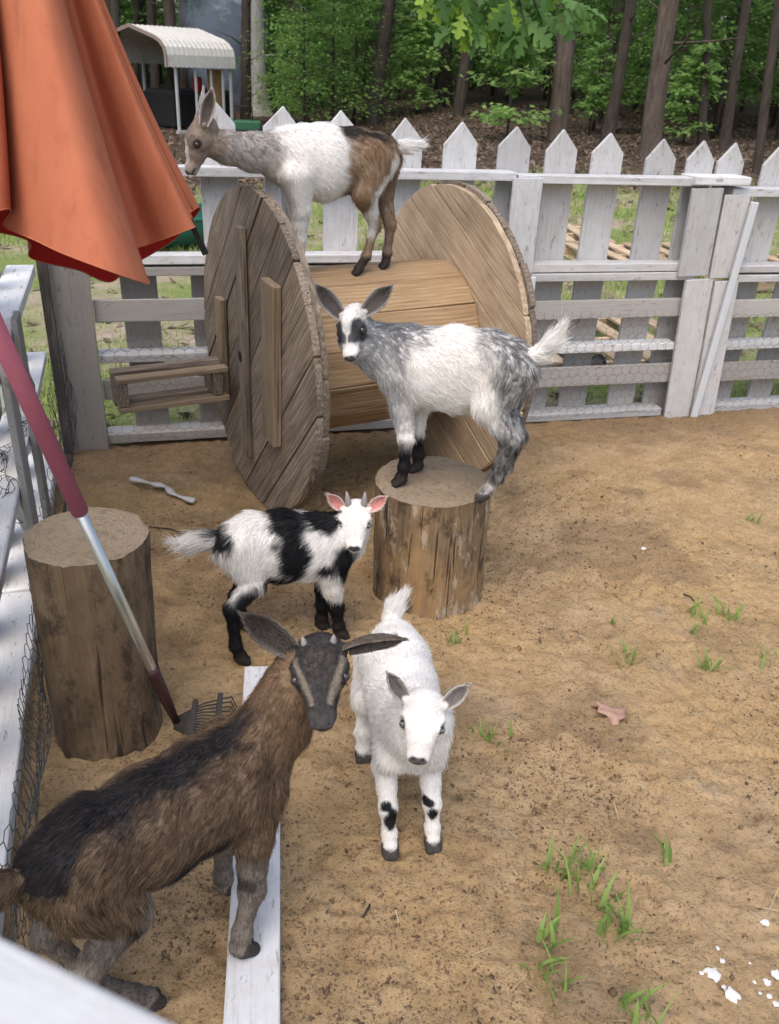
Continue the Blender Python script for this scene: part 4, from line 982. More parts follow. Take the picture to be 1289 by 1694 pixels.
# smoke drifting between the carport and the pale tree
c = at_y(372, 60, at_ground(392, 190)[1]+2.2); t = NT('thin blue smoke'); t.t.nodes.remove(t.t.nodes[-1]) if False else None
vol = t.n('VolumePrincipled'); tc = t.n('TexCoord'); n = t.noise(tc.outputs['Object'], 1.9, 6, .6, 1.2)
ln = t.n('VectorMath', operation='LENGTH'); t.t.links.new(tc.outputs['Object'], ln.inputs[0])
fall = t.math('SUBTRACT', 1.0, ln.outputs['Value'], True); den = t.math('MULTIPLY', t.math('MULTIPLY', fall, t.ramp(n, [(.38, (.0, .0, .0)), (.6, (1, 1, 1))])), 2.8)
t.set(vol, Density=den, Color=(.68, .8, 1.0, 1), Anisotropy=.0); t.t.links.new(vol.outputs[0], t.out.inputs['Volume'])
bm = bmesh.new(); bmesh.ops.create_icosphere(bm, subdivisions=3, radius=1); me = bpy.data.meshes.new('smoke'); bm.to_mesh(me); bm.free(); me.materials.append(t.m)
tag(link('smoke', me, None, Matrix.Translation(Vector(c)) @ Matrix.Diagonal((1.9, 1.3, 3.0, 1))), 'thin blue smoke drifting up beside the pale tree trunk', 'smoke', None, 'stuff')

# ------------------------------------------------------------------ goats
def seg_dist(P, s):
    a, b, ra, rb, up = s['a'], s['b'], s['ra'], s['rb'], s['up']
    e = b-a; L = np.linalg.norm(e)
    if L < 1e-6: e = np.array([1., 0, 0]); L = 1e-6
    else: e = e/L
    u = up-e*np.dot(up, e); nu = np.linalg.norm(u)
    u = u/nu if nu > 1e-4 else nrm(np.cross(e, [.3, .9, .1])); sd = np.cross(u, e)
    r = P-a; l = r@e; t = np.clip(l/L, 0, 1); rs = ra[0]+(rb[0]-ra[0])*t; ru = ra[1]+(rb[1]-ra[1])*t
    la = l-t*L; rl = np.minimum(rs, ru)*s.get('cap', 1.0); x = r@sd; y = r@u
    k0 = np.sqrt((x/rs)**2+(y/ru)**2+(la/rl)**2); k1 = np.sqrt((x/rs**2)**2+(y/ru**2)**2+(la/rl**2)**2)
    return np.where(k1 > 1e-9, k0*(k0-1)/(k1+1e-12), -np.minimum(rs, ru))
def smin(a, b, k):
    h = np.clip(.5+.5*(b-a)/k, 0, 1); return b*(1-h)+a*h-k*h*(1-h)
def surface_nets(D, org, h):
    nx, ny, nz = D.shape; S = D < 0
    c = [D[i:nx-1+i, j:ny-1+j, k:nz-1+k] for i in (0, 1) for j in (0, 1) for k in (0, 1)]
    sc = sum((q < 0).astype(np.int8) for q in c); act = (sc > 0) & (sc < 8); I = np.argwhere(act); idx = -np.ones(act.shape, np.int64); idx[act] = np.arange(len(I))
    vals = np.stack([q[act] for q in c], 1); off = np.array([(i, j, k) for i in (0, 1) for j in (0, 1) for k in (0, 1)], float)
    acc = np.zeros((len(I), 3)); cnt = np.zeros(len(I))
    for p in range(8):
        for q in range(p+1, 8):
            if np.abs(off[p]-off[q]).sum() != 1: continue
            m = (vals[:, p] < 0) != (vals[:, q] < 0); t = vals[m, p]/(vals[m, p]-vals[m, q])
            acc[m] += off[p]+(off[q]-off[p])*t[:, None]; cnt[m] += 1
    V = org+(I+acc/cnt[:, None])*h; Fq = []
    for ax in range(3):
        a = [slice(None)]*3; b = [slice(None)]*3; a[ax] = slice(0, -1); b[ax] = slice(1, None); s0, s1 = S[tuple(a)], S[tuple(b)]
        E = np.argwhere(s0 != s1); o1, o2 = [(1, 2), (2, 0), (0, 1)][ax]
        E = E[(E[:, o1] > 0) & (E[:, o2] > 0) & (E[:, o1] < D.shape[o1]-1) & (E[:, o2] < D.shape[o2]-1)]
        fl = s0[tuple(E.T)]; q = []
        for d1, d2 in ((0, 0), (-1, 0), (-1, -1), (0, -1)):
            g = E.copy(); g[:, o1] += d1; g[:, o2] += d2; q.append(idx[tuple(g.T)])
        q = np.stack(q, 1); q[~fl] = q[~fl][:, ::-1]; Fq.append(q)
    return V, np.concatenate(Fq)

def lerp(a, b, t): return np.asarray(a)*(1-t)+np.asarray(b)*t
class Goat:
    def __init__(g, name, O, fw, label, vox=.0045):
        g.O = np.array(O, float); g.fw = nrm([fw[0], fw[1], 0]); g.lf = np.array([-g.fw[1], g.fw[0], 0]); g.segs = []; g.subs = []; g.vox = vox; g.ears = []
        g.root = empty(name, g.O, label, 'goat', 'goat kids in the pen')
    def W(g, f, l, z): return g.O+g.fw*f+g.lf*l+np.array([0, 0, z])
    def S(g, u, v, l=0.0): return at_plane(u, v, g.O+g.lf*l, g.lf)
    def add(g, a, b, ra, rb, up, part, k=.02, hd=None, hl=.02, cap=1.0):
        a, b = np.array(a, float), np.array(b, float); ra = ra if isinstance(ra, tuple) else (ra, ra); rb = rb if isinstance(rb, tuple) else (rb, rb)
        hd = nrm(hd) if hd is not None else nrm(b-a); g.segs.append(dict(a=a, b=b, ra=ra, rb=rb, up=np.array(up, float), part=part, k=k, hd=hd, hl=hl, cap=cap))
    def spine(g, pts, hl=.03):
        """pts: (point, half width, half height) from rump to chest"""
        for (a, rsa, rua), (b, rsb, rub) in zip(pts[:-1], pts[1:]):
            g.add(a, b, (rsa, rua), (rsb, rub), (0, 0, 1), 'trunk', .03, np.array(a)-np.array(b)+np.array([0, 0, -.6*np.linalg.norm(np.array(a)-np.array(b))]), hl, .8)
    def neck(g, pts, hl=.025):
        for (a, ra), (b, rb) in zip(pts[:-1], pts[1:]):
            a, b = np.array(a), np.array(b); g.add(a, b, ra, rb, (0, 0, 1), 'neck', .03, a-b+np.array([0, 0, -.5*np.linalg.norm(a-b)]), hl)
    def leg(g, P, R, hl=.014, tag='leg', toe=None, top_hl=.026):
        n = len(P)
        for i in range(n-1):
            lift = top_hl if i == 0 else hl
            hd_ = np.array(P[i+1])-np.array(P[i])+np.array([0, 0, -.02])
            if i == 0: g.add(P[i], P[i+1], R[i], R[i+1], g.fw, 'thigh', .022, hd_, lift)
            else:
                mid = lerp(P[i], P[i+1], .5); rm = (R[i]*.45+R[i+1]*.55)*(.92 if i == 1 else .76)
                g.add(P[i], mid, R[i], rm, g.fw, tag, .010, hd_, lift); g.add(mid, P[i+1], rm, R[i+1], g.fw, tag, .008, hd_, lift)
        f = np.array(P[-1], float); d = nrm(toe if toe is not None else g.fw); d[2] = 0; d = nrm(d); s = np.array([-d[1], d[0], 0]); r = R[-1]
        for q in (-1, 1):
            a = f+s*q*r*.50+np.array([0, 0, -r*.2]); b = f+d*r*1.0+s*q*r*.48+np.array([0, 0, -r*1.0])
            g.add(a, b, (r*.62, r*.78), (r*.58, r*.62), (0, 0, 1), 'hoof', .004, None, .004)
    def tail(g, pts, hl=.05):
        for (a, ra), (b, rb) in zip(pts[:-1], pts[1:]): g.add(a, b, ra, rb, (0, 0, 1), 'tail', .012, np.array(b)-np.array(a), hl)
    def head(g, eye_mid, hx, up, hs, eye='eye_dark', nostril=True, muzzle=1.0, ml=.9, wf=1.3):
        hx = nrm(hx); hz = nrm(np.asarray(up)-hx*np.dot(up, hx)); hy = np.cross(hz, hx); g.hs, g.hx, g.hy, g.hz = hs, hx, hy, hz
        g.wf = wf; g.ml = ml; mw = muzzle*wf
        g.hc = np.array(eye_mid)-(hx*.16+hz*.065)*hs
        H = lambda x, y, z: g.hc+(hx*(x if x < .2 else .2+(x-.2)*ml)+hy*y*wf+hz*z)*hs
        g.H = H; q = hs; up = hz; bk = -hx
        g.add(H(-.16, 0, .04), H(.1, 0, .05), (.172*q*wf, .215*q), (.182*q*wf, .205*q), up, 'head', .010, bk, .006)
        g.add(H(.08, 0, .04), H(.32, 0, -.02), (.19*q*wf, .18*q), (.118*q*wf, .15*q), up, 'head', .010, bk, .005)
        g.add(H(.28, 0, -.045), H(.56, 0, -.11), (.118*q*mw, .125*q), (.104*q*mw, .098*q), up, 'muzzle', .010, bk, .004)
        g.add(H(.56, 0, -.10), H(.64, 0, -.112), (.102*q*mw, .082*q), (.092*q*mw, .066*q), up, 'muzzle', .006, bk, .002)
        g.add(H(-.08, 0, -.12), H(.34, 0, -.165), (.14*q*wf, .12*q), (.085*q*wf, .078*q), up, 'jaw', .010, bk-hz*.2, .008)
        g.add(H(.34, 0, -.165), H(.60, 0, -.205), (.08*q*mw, .064*q), (.074*q*mw, .05*q), up, 'jaw', .004, bk-hz*.3, .006)
        for s in (-1, 1):
            g.add(H(.09, s*.155, .125), H(.25, s*.135, .085), .05*q, .035*q, up, 'head', .007, bk, .005)
            g.add(H(.02, s*.10, -.06), H(.16, s*.12, -.05), .10*q, .06*q, up, 'head', .010, bk, .006)
            g.add(H(-.12, s*.13, .11), H(-.13, s*.18, .135), .055*q, .042*q, up, 'head', .012, bk, .006)
            g.subs.append((H(.225, s*.198, .06), .07*q))
            if nostril:
                for t in (0, .5, 1): g.subs.append((H(.695-.02*t, s*(.035+.028*t), -.092+.03*t), .024*q))
        for t in np.linspace(-1, 1, 15): g.subs.append((H(.70-.13*t*t, .080*t, -.172+.015*t*t), .017*q))
        for t in np.linspace(0, 1, 4): g.subs.append((H(.715, 0, -.125-.04*t), .012*q))
        for s in (-1, 1):
            c = H(.197, s*.162, .058); r = .052*q; out = nrm(hy*s*.72+hx*.62+hz*.22); yv = nrm(hx-out*np.dot(hx, out)); zv = np.cross(out, yv)
            bm = bmesh.new(); bmesh.ops.create_uvsphere(bm, u_segments=20, v_segments=14, radius=1); me = bpy.data.meshes.new('eye'); bm.to_mesh(me); bm.free(); me.materials.append(M[eye]); me.polygons.foreach_set('use_smooth', np.ones(len(me.polygons), bool))
            link('eye', me, g.root, frame(c, out*r, yv*r, zv*r))
    def ear(g, side, d, face, L, Wd, outer, inner, droop=0.0, rim=None, cup=.55):
        """ear leaf from the skull; d is its direction, face the direction its inside looks to"""
        d = nrm(d); fc = np.asarray(face, float); fc = nrm(fc-d*np.dot(fc, d)); sd = np.cross(fc, d); base = g.H(-.13, side*.18, .135); V = []; n, m = 14, 8
        for lay in (0, 1):
            for i in range(n+1):
                t = i/n; w = Wd*(.30+.70*math.sin(math.pi*min(1, t*1.0+.0)**.85)) if t < .5 else Wd*max(.04, math.sin(math.pi*t**.85)*.85+.15*(1-t))
                w = Wd*max(.06, (.42+.58*math.sin(math.pi*min(t*.95+.12, 1)*.9))*(1-t**5))
                for j in range(m+1):
                    v = j/m*2-1
                    p = base+d*L*t+sd*w*v*(1-.15*v*v)+fc*(cup*w*(v*v)-.10*L*math.sin(t*math.pi))+np.array([0, 0, -1])*droop*L*t*t
                    if lay: p = p-fc*(.0035+.002*(1-t))*(1-.6*abs(v))-d*.001
                    V.append(p)
        idx = lambda lay, i, j: lay*(n+1)*(m+1)+i*(m+1)+j; Fc = []
        for i in range(n):
            for j in range(m):
                Fc.append((idx(0, i, j), idx(0, i, j+1), idx(0, i+1, j+1), idx(0, i+1, j))); Fc.append((idx(1, i, j), idx(1, i+1, j), idx(1, i+1, j+1), idx(1, i, j+1)))
            for j in (0, m):
                q = (idx(0, i, j), idx(0, i+1, j), idx(1, i+1, j), idx(1, i, j)); Fc.append(q if j == 0 else q[::-1])
        for j in range(m): Fc.append((idx(0, n, j), idx(0, n, j+1), idx(1, n, j+1), idx(1, n, j)))
        V = np.array(V); Cc = np.zeros((len(V), 3)); rim = rim if rim is not None else outer
        for lay in (0, 1):
            for i in range(n+1):
                for j in range(m+1):
                    v = abs(j/m*2-1); k = idx(lay, i, j); t = i/n
                    Cc[k] = outer if lay else lerp(inner, rim, sst(.55, .95, max(v, t**3)))
        Cc *= (.85+.3*fbm(V*90, 5, 2))[:, None]
        me = mesh('ear', V-base, np.array(Fc), M['hide'], True); at = me.attributes.new('col', 'FLOAT_COLOR', 'POINT'); at.data.foreach_set('color', np.concatenate([Cc, np.ones((len(Cc), 1))], 1).astype(np.float32).ravel())
        link('ear', me, g.root, Matrix.Translation(Vector(base))); g.ears.append((V, np.array(Fc), Cc, d))
    def horn(g, side, L, r, d, mat='horn'):
        b = g.H(-.14, side*.095, .20); d = nrm(d); e = b+d*L; tube_obj('horn', [b-d*.01, b+d*L*.3, b+d*L*.7-g.hx*L*.05, e-g.hx*L*.14], [r*1.05, r, r*.65, r*.2], M[mat], g.root, 12)
    def build(g, colour, nhair, hairlen=1.0, hr=.00045, lift=.16, seed=0, clump=.45, cvar=.14):
        pts = np.array([s['a'] for s in g.segs]+[s['b'] for s in g.segs]); lo = pts.min(0)-.17; hi = pts.max(0)+.17; h = g.vox
        dim = np.ceil((hi-lo)/h).astype(int)+1; D = np.full(dim, 1.0, np.float32)
        ax = [lo[k]+np.arange(dim[k])*h for k in range(3)]
        for s in g.segs:
            R = max(s['ra']+s['rb'])+s['k']+.02; a = np.minimum(s['a'], s['b'])-R; b = np.maximum(s['a'], s['b'])+R
            i0 = np.maximum(((a-lo)/h).astype(int), 0); i1 = np.minimum(((b-lo)/h).astype(int)+2, dim); sl = tuple(slice(i0[k], i1[k]) for k in range(3))
            G = np.stack(np.meshgrid(*[ax[k][sl[k]] for k in range(3)], indexing='ij'), -1); shp = G.shape[:3]
            d = seg_dist(G.reshape(-1, 3), s).reshape(shp); D[sl] = smin(D[sl], d, s['k'])
        for c, r in g.subs:
            i0 = np.maximum(((c-r*2.2-.01-lo)/h).astype(int), 0); i1 = np.minimum(((c+r*2.2+.01-lo)/h).astype(int)+2, dim); sl = tuple(slice(i0[k], i1[k]) for k in range(3))
            G = np.stack(np.meshgrid(*[ax[k][sl[k]] for k in range(3)], indexing='ij'), -1); d = r-np.linalg.norm(G-c, axis=-1); D[sl] = -smin(-D[sl], -d, .004)
        V, Fq = surface_nets(D, lo, h)
        for _ in range(2):          # relax a little
            A = np.zeros_like(V); cn = np.zeros(len(V))
            for q in range(4):
                np.add.at(A, Fq[:, q], V[Fq[:, (q+1) % 4]]); np.add.at(cn, Fq[:, q], 1)
            V = V*.5+.5*A/np.maximum(cn, 1)[:, None]
        ds = np.stack([seg_dist(V, s) for s in g.segs], 1); near = ds.argmin(1); w = np.exp(-(ds-ds.min(1, keepdims=True))/.012); w /= w.sum(1, keepdims=True)
        parts = np.array([s['part'] for s in g.segs]); part = parts[near]
        hd = w@np.array([s['hd'] for s in g.segs]); hl = w@np.array([s['hl'] for s in g.segs])
        loc = V-g.O; f, l, z = loc@g.fw, loc@g.lf, loc[:, 2]; hh = (V-g.hc)/g.hs; hx, hy, hz = hh@g.hx, hh@g.hy/g.wf, hh@g.hz; hx = np.where(hx > .2, .2+(hx-.2)/g.ml, hx)
        nz = lambda s, sd: fbm(V*s, sd, 3)-.5
        ctx = dict(V=V, f=f, l=l, z=z, hx=hx, hy=hy, hz=hz, part=part, nz=nz, g=g, ishead=np.isin(part, ['head', 'muzzle', 'jaw']), isleg=np.isin(part, ['leg', 'hoof']))
        C = np.clip(colour(ctx), 0, 1); zf0 = ctx['z']; C = lerp(C, np.array([.36, .26, .16]), (.06*sst(.10, .01, zf0+.06*nz(40, 77))*ctx['isleg'])[:, None])
        C[part == 'hoof'] = lerp(C[part == 'hoof'], np.array([.035, .03, .028]), .85)
        # sockets, nostrils and mouth are cut; nose_paint adds dark eyelids and paints shade into nostrils and mouth; the nose skin colour is given by the coat function
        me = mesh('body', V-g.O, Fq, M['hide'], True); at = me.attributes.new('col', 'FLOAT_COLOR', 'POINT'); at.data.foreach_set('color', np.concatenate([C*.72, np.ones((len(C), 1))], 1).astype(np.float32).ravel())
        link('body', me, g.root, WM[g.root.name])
        # fur
        r = np.random.default_rng(seed+50); T = np.concatenate([Fq[:, [0, 1, 2]], Fq[:, [0, 2, 3]]]); VV, CC, HD, HL = V, C, hd, hl*hairlen
        okv = np.ones(len(V)); okv[part == 'hoof'] = 0; okv[(hx > .56) & (part == 'muzzle') & (hz < -.03)] = .0; okv[(hx > .5) & (part == 'jaw')] = .3
        for s in (-1, 1): okv[np.linalg.norm(V-g.H(.185, s*.185, .057), axis=1) < .085*g.hs] = 0
        dens = np.ones(len(V)); dens[ctx['ishead']] = 3.6; dens[ctx['isleg']] = 1.4; dens[part == 'tail'] = 1.8
        for EV, EF, EC, ed in g.ears:
            o = len(VV); T = np.concatenate([T, EF[:, [0, 1, 2]]+o, EF[:, [0, 2, 3]]+o]); VV = np.concatenate([VV, EV]); CC = np.concatenate([CC, EC]); HD = np.concatenate([HD, np.repeat(ed[None], len(EV), 0)]); HL = np.concatenate([HL, np.full(len(EV), .010)]); okv = np.concatenate([okv, np.ones(len(EV))]); dens = np.concatenate([dens, np.full(len(EV), 2.2)])
        e1, e2 = VV[T[:, 1]]-VV[T[:, 0]], VV[T[:, 2]]-VV[T[:, 0]]; nn = np.cross(e1, e2); A = np.linalg.norm(nn, axis=1); nn /= A[:, None]+1e-12
        pw = A*dens[T[:, 0]]*okv[T].min(1); pw /= pw.sum(); ti = r.choice(len(T), nhair, p=pw)
        b = r.dirichlet((1, 1, 1), nhair); tri = T[ti]; P = np.einsum('nk,nkd->nd', b, VV[tri]); Cc = np.einsum('nk,nkd->nd', b, CC[tri]); Hd = np.einsum('nk,nkd->nd', b, HD[tri]); Hl = np.einsum('nk,nk->n', b, HL[tri]); N = nn[ti]
        # smoothed normals
        VN = np.zeros_like(VV); 
        for k in range(3): np.add.at(VN, T[:, k], nn*A[:, None])
        VN = unit(VN); N = unit(np.einsum('nk,nkd->nd', b, VN[tri])*.8+N*.2)
        lowf = np.stack([fbm(P*28+11*k, 80+k, 2)-.5 for k in range(3)], 1)*1.0; Hd = unit(Hd)+lowf
        Tn = unit(Hd-N*(Hd*N).sum(1, keepdims=True)); lf_ = np.where(Hl < .0085, lift*.45, lift)[:, None]; d0 = unit(Tn+N*(lf_+.15*r.normal(0, 1, (nhair, 1)))+r.normal(0, .10, (nhair, 3)))
        L = (Hl*np.clip(r.lognormal(-.12, .33, nhair), .35, 1.9))[:, None]; gz = np.array([0, 0, -1.])
        p1 = P+d0*L*.34; d1 = unit(d0*.8+Tn*.35+gz*.10); p2 = p1+d1*L*.33; d2 = unit(d1*.8+Tn*.3+gz*.18+r.normal(0, .12, (nhair, 3))); p3 = p2+d2*L*.33
        ng = max(200, nhair//22); gi = r.choice(nhair, ng, False); cell = {}; cs = .012
        keyg = np.floor(P[gi]/cs).astype(int); from_ = {}
        for q, kx in enumerate(map(tuple, keyg)): from_.setdefault(kx, []).append(q)
        kp = np.floor(P/cs).astype(int); best = np.full(nhair, -1)
        for i, kx in enumerate(map(tuple, kp)):
            c = from_.get(kx)
            if c: best[i] = gi[c[i % len(c)]] if len(c) > 1 else gi[c[0]]
        m = best >= 0; bb = best[m]; p3[m] = lerp(p3[m], p3[bb]+(P[m]-P[bb])*.25, clump); p2[m] = lerp(p2[m], p2[bb]+(P[m]-P[bb])*.5, clump*.5)
        pos = np.stack([P-N*.001, p1, p2, p3], 1).reshape(-1, 3)-g.O
        hc = bpy.data.hair_curves.new('fur'); hc.add_curves([4]*nhair); hc.position_data.foreach_set('vector', pos.astype(np.float32).ravel())
        ra = hc.attributes.get('radius') or hc.attributes.new('radius', 'FLOAT', 'POINT'); ra.data.foreach_set('value', np.tile(np.array([1., .9, .65, .15], np.float32)*hr, nhair))
        Cc = np.clip(Cc*np.clip(1+cvar*r.normal(0, 1, (nhair, 1)), .3, 2.4), .004, .95)
        ca = hc.attributes.new('col', 'FLOAT_COLOR', 'CURVE'); ca.data.foreach_set('color', np.concatenate([Cc, np.ones((nhair, 1))], 1).astype(np.float32).ravel())
        hc.materials.append(M['fur']); link('fur', hc, g.root, WM[g.root.name])
        return g
def blob(ctx, pts, r, amp=.03, ns=30, soft=.012, sd=3, side=None):
    """soft mask of a patch: pts are (f,z) along a line in the flank, radius r"""
    f, z = ctx['f'], ctx['z']; d = np.full(len(f), 9.); pts = [np.array(p) for p in pts]
    if len(pts) == 1: pts = pts*2
    for a, b in zip(pts[:-1], pts[1:]):
        e = b-a; L2 = max(e@e, 1e-9); t = np.clip(((f-a[0])*e[0]+(z-a[1])*e[1])/L2, 0, 1); d = np.minimum(d, np.hypot(f-a[0]-t*e[0], z-a[1]-t*e[1]))
    m = sst(r+soft, r-soft, d+amp*ctx['nz'](ns, sd)*2)
    if side is not None: m = m*(ctx['l']*side > 0)
    return m
def paint(C, m, col): return C*(1-m[:, None])+np.array(col)*m[:, None]
def fz(g, u, v, l): 
    p = g.S(u, v, l)-g.O; return float(p@g.fw), float(p[2])
def headmask(ctx, c, r, amp=.03, sd=7, both=True, soft=.03):
    y = np.abs(ctx['hy']) if both else ctx['hy']; q = np.sqrt(((ctx['hx']-c[0])/r[0])**2+((y-c[1])/r[1])**2+((ctx['hz']-c[2])/r[2])**2)
    return sst(1+soft*6, 1-soft*6, q+amp*8*ctx['nz'](70, sd))*(ctx['ishead'] | (ctx['part'] == 'neck'))
def nose_paint(ctx, C, col, amt=1.0, rim=(.05, .045, .042), rimamt=.85):
    g = ctx['g']
    for s in (-1, 1): C = paint(C, sst(.098, .075, np.linalg.norm(ctx['V']-g.H(.19, s*.18, .057), axis=1)/g.hs)*rimamt*ctx['ishead'], rim)
    m = headmask(ctx, (.68, 0, -.105), (.075, .085, .055), .004); C = paint(C, m*amt, col)
    for s in (-1, 1): C = paint(C, sst(.036, .022, np.linalg.norm((ctx['V']-g.H(.69, s*.048, -.078)), axis=1)/g.hs), (.008, .007, .007))  # nostril shade painted dark; the mouth crease follows
    m = sst(.03, .012, np.abs(ctx['hz']+.178-.02*(ctx['hy']/.085)**2))*(ctx['hx'] > .52)*ctx['ishead']; return paint(C, m*amt*.9, np.array(col)*.6)
def cam_head(P, yaw, pitch):
    d = np.array([0, 0, EYE])-P; a = math.atan2(d[1], d[0])+math.radians(yaw); e = math.radians(pitch); return np.array([math.cos(a)*math.cos(e), math.sin(a)*math.cos(e), math.sin(e)])
def img_up(roll): 
    r = math.radians(roll); return Uv*math.cos(r)+Rv*math.sin(r)

WHITE = np.array([.88, .86, .83]); BLACK = np.array([.012, .012, .014])

# --- goat on the spool
g = Goat('goat', (-.13, 3.17, .858), -SAX, 'brown and white goat standing on the spool and nibbling the orange umbrella')
S = g.S; l0 = .0
pr = lambda u, v, rs, ru: (S(u, v), rs, ru)
g.spine([pr(632, 258, .068, .078), pr(590, 265, .082, .098), pr(535, 270, .096, .118), pr(495, 266, .084, .106), pr(462, 259, .062, .082)], .017)
g.neck([(S(472, 254), (.052, .076)), (S(415, 252), (.038, .054)), (S(375, 244), (.034, .045)), (S(352, 238), (.034, .042))], .015)
hx = nrm(S(312, 276)-S(340, 230)); up = nrm(S(345, 210)-S(325, 262)); em = S(322, 234)
g.head(em, hx, up, .178, 'eye_brown', ml=1.0, wf=1.15)
ZT = .865
def hoofpt(u, v, z): return at_z(u, v, z)
def on_drum(u, v):
    z = ZT
    for _ in range(30):
        p = at_z(u, v, z); t = float((p-SC)@ST); z = .8*z+.2*(SC[2]+math.sqrt(max(RD*RD-t*t, .01))+.022)
    return at_z(u, v, z)
hA, hB = on_drum(594, 444), on_drum(638, 434)
lA = float((hA-g.O)@g.lf); lB = float((hB-g.O)@g.lf)
g.leg([S(625, 262, .05), S(603, 322, .06), S(621, 372, lA), S(606, 424, lA), hA], [(.05, .075), .042, .021, .016, .017], .012)
g.leg([S(634, 262, -.05), S(632, 322, -.05), S(646, 372, lB), S(641, 418, lB), hB], [(.05, .07), .04, .021, .016, .017], .012)
fa = SC+SAX*.16+ST*(-.06); fb = SC+SAX*.13+ST*.05; zf_ = ZT-.012
for P0, l in ((S(490, 290, .06), .06), (S(488, 290, -.05), -.05)):
    foot = SC+SAX*(.17 if l > 0 else .13)-ST*l*.8; foot[2] = ZT+.02; e = lerp(P0, foot, .35)-SAX*-.01; kn = lerp(P0, foot, .68)
    g.leg([P0, e, kn, lerp(P0, foot, .92), foot], [(.04, .06), .034, .022, .016, .017], .012)
g.tail([(S(645, 245), .025), (S(668, 243), .018), (S(690, 240), .012)], .045)
for s, dd_, fc in ((1, S(357, 172)-S(349, 212), -g.fw*.0+g.lf*.9+g.fw*.3), (-1, S(349, 178)-S(341, 214), g.lf*-.3+g.fw*.9)):
    g.ear(s, dd_+g.lf*s*.01, fc, .11, .026, np.array([.42, .38, .34]), np.array([.11, .09, .08]), 0, np.array([.6, .56, .52]))
def colA(c):
    g = c['g']; n = len(c['f']); C = np.tile(WHITE*.98, (n, 1)); n2 = c['nz'](24, 1); fine = c['nz'](130, 4)
    tan = np.array([.27, .18, .115]); grey = np.array([.22, .19, .165])
    fr = fz(g, 575, 250, .08)[0]; fs = fz(g, 478, 260, .08)[0]
    C = paint(C, sst(.012, -.03, c['f']-fr+.06*n2)*(c['part'] != 'tail'), tan)
    brown = blob(c, [fz(g, 585, 225, .04), fz(g, 650, 240, .04)], .05, .03, 25); C = paint(C, brown*.8*np.clip(.55+3*fine, 0, 1), (.19, .11, .06)); C = paint(C, sst(.0, -.03, c['f']-fr)*np.clip(3.5*c['nz'](60, 15), 0, 1)*.8, (.42, .34, .26))
    C = paint(C, blob(c, [fz(g, 565, 214, .0), fz(g, 640, 224, .0)], .018, .02), (.03, .025, .022))
    C = paint(C, blob(c, [fz(g, 652, 268, .06), fz(g, 612, 335, .06), fz(g, 612, 385, .06)], .022, .03), WHITE*.85)
    m = sst(-.02, .05, c['f']-fs+.08*n2); C = paint(C, m*(.75+.5*np.clip(fine*2, -.4, .4)), grey)
    C = paint(C, m*sst(.0, .06, -(c['z']-fz(g, 440, 250, 0)[1])+.04*n2)*.5, (.55, .5, .45))
    C = paint(C, headmask(c, (.1, .1, 0), (.5, .4, .4), .01)*.8, (.31, .24, .185)); C = paint(C, headmask(c, (.42, 0, .05), (.34, .07, .2), .02)*.9, WHITE*.9)
    C = paint(C, headmask(c, (.6, 0, -.12), (.16, .2, .16), .01)*.6, (.5, .42, .37))
    zl = c['z']; C = paint(C, c['isleg']*sst(.13, .085, zl+.03*n2)*sst(.0, .05, zl-.02)*.75*(c['f'] < 0), (.22, .17, .13)); C = paint(C, c['isleg']*sst(.07, .045, zl+.02*n2)*.95, BLACK*1.5)
    C = paint(C, (c['part'] == 'tail')*.9, WHITE); return nose_paint(c, C, (.10, .08, .075), .8)
g.build(colA, 30000, 1.0, .00055, seed=1)

# --- goat on the stump
zs = .389
g = Goat('goat', (.165, 2.415, zs), (-.968, .25), 'grey and white goat standing on the short stump, looking at the camera'); S = g.S
pr = lambda u, v, rs, ru: (S(u, v), rs, ru)
g.spine([pr(850, 608, .068, .084), pr(815, 609, .084, .105), pr(755, 612, .105, .122), pr(700, 610, .096, .115), pr(655, 602, .07, .096)], .019)
g.neck([(S(662, 590), (.062, .10)), (S(628, 580), (.046, .074)), (S(604, 562)+g.lf*.02, (.044, .058)), (S(592, 548)+g.lf*.03, (.05, .055))], .026)
em = at_y(581, 546, 2.43); g.head(em, cam_head(em, -14, -32), img_up(-3), .178, 'eye_dark')
hz_ = zs+.026
F1, F2, K1 = at_z(664, 790, hz_), at_z(691, 768, hz_), at_z(803, 815, hz_); K2 = at_z(822, 792, hz_)
def ll(p): return float((p-g.O)@g.lf)
g.leg([S(668, 632, .05), S(666, 676, .055), S(672, 728, ll(F1)), S(669, 772, ll(F1)), F1], [(.042, .065), .036, .0225, .017, .019], .014, toe=g.fw+g.lf*.5)
g.leg([S(672, 632, -.05), S(690, 676, -.045), S(690, 722, ll(F2)), S(692, 752, ll(F2)), F2], [(.042, .065), .034, .022, .017, .019], .014, toe=g.fw+g.lf*.3)
g.leg([S(842, 610, .055), S(812, 672, .065), S(842, 728, ll(K1)), S(822, 788, ll(K1)), K1], [(.05, .085), .052, .026, .019, .019], .018, toe=g.fw+g.lf*.5)
g.leg([S(848, 610, -.05), S(830, 672, -.055), S(858, 722, ll(K2)), S(838, 772, ll(K2)), K2], [(.05, .08), .048, .025, .019, .019], .016, toe=g.fw+g.lf*.3)
g.tail([(S(870, 592), .026), (S(888, 588), .022), (S(908, 570), .019), (S(924, 548), .010)], .042)
g.ear(-1, at_y(524, 484, 2.43)-at_y(560, 528, 2.47), np.array([.35, -.9, .25]), .135, .032, np.array([.32, .31, .30]), np.array([.10, .085, .08]), 0, np.array([.42, .41, .40]))
g.ear(1, at_y(650, 496, 2.43)-at_y(610, 534, 2.47), np.array([-.3, -.9, .25]), .125, .032, np.array([.32, .31, .30]), np.array([.10, .085, .08]), 0, np.array([.42, .41, .40]))
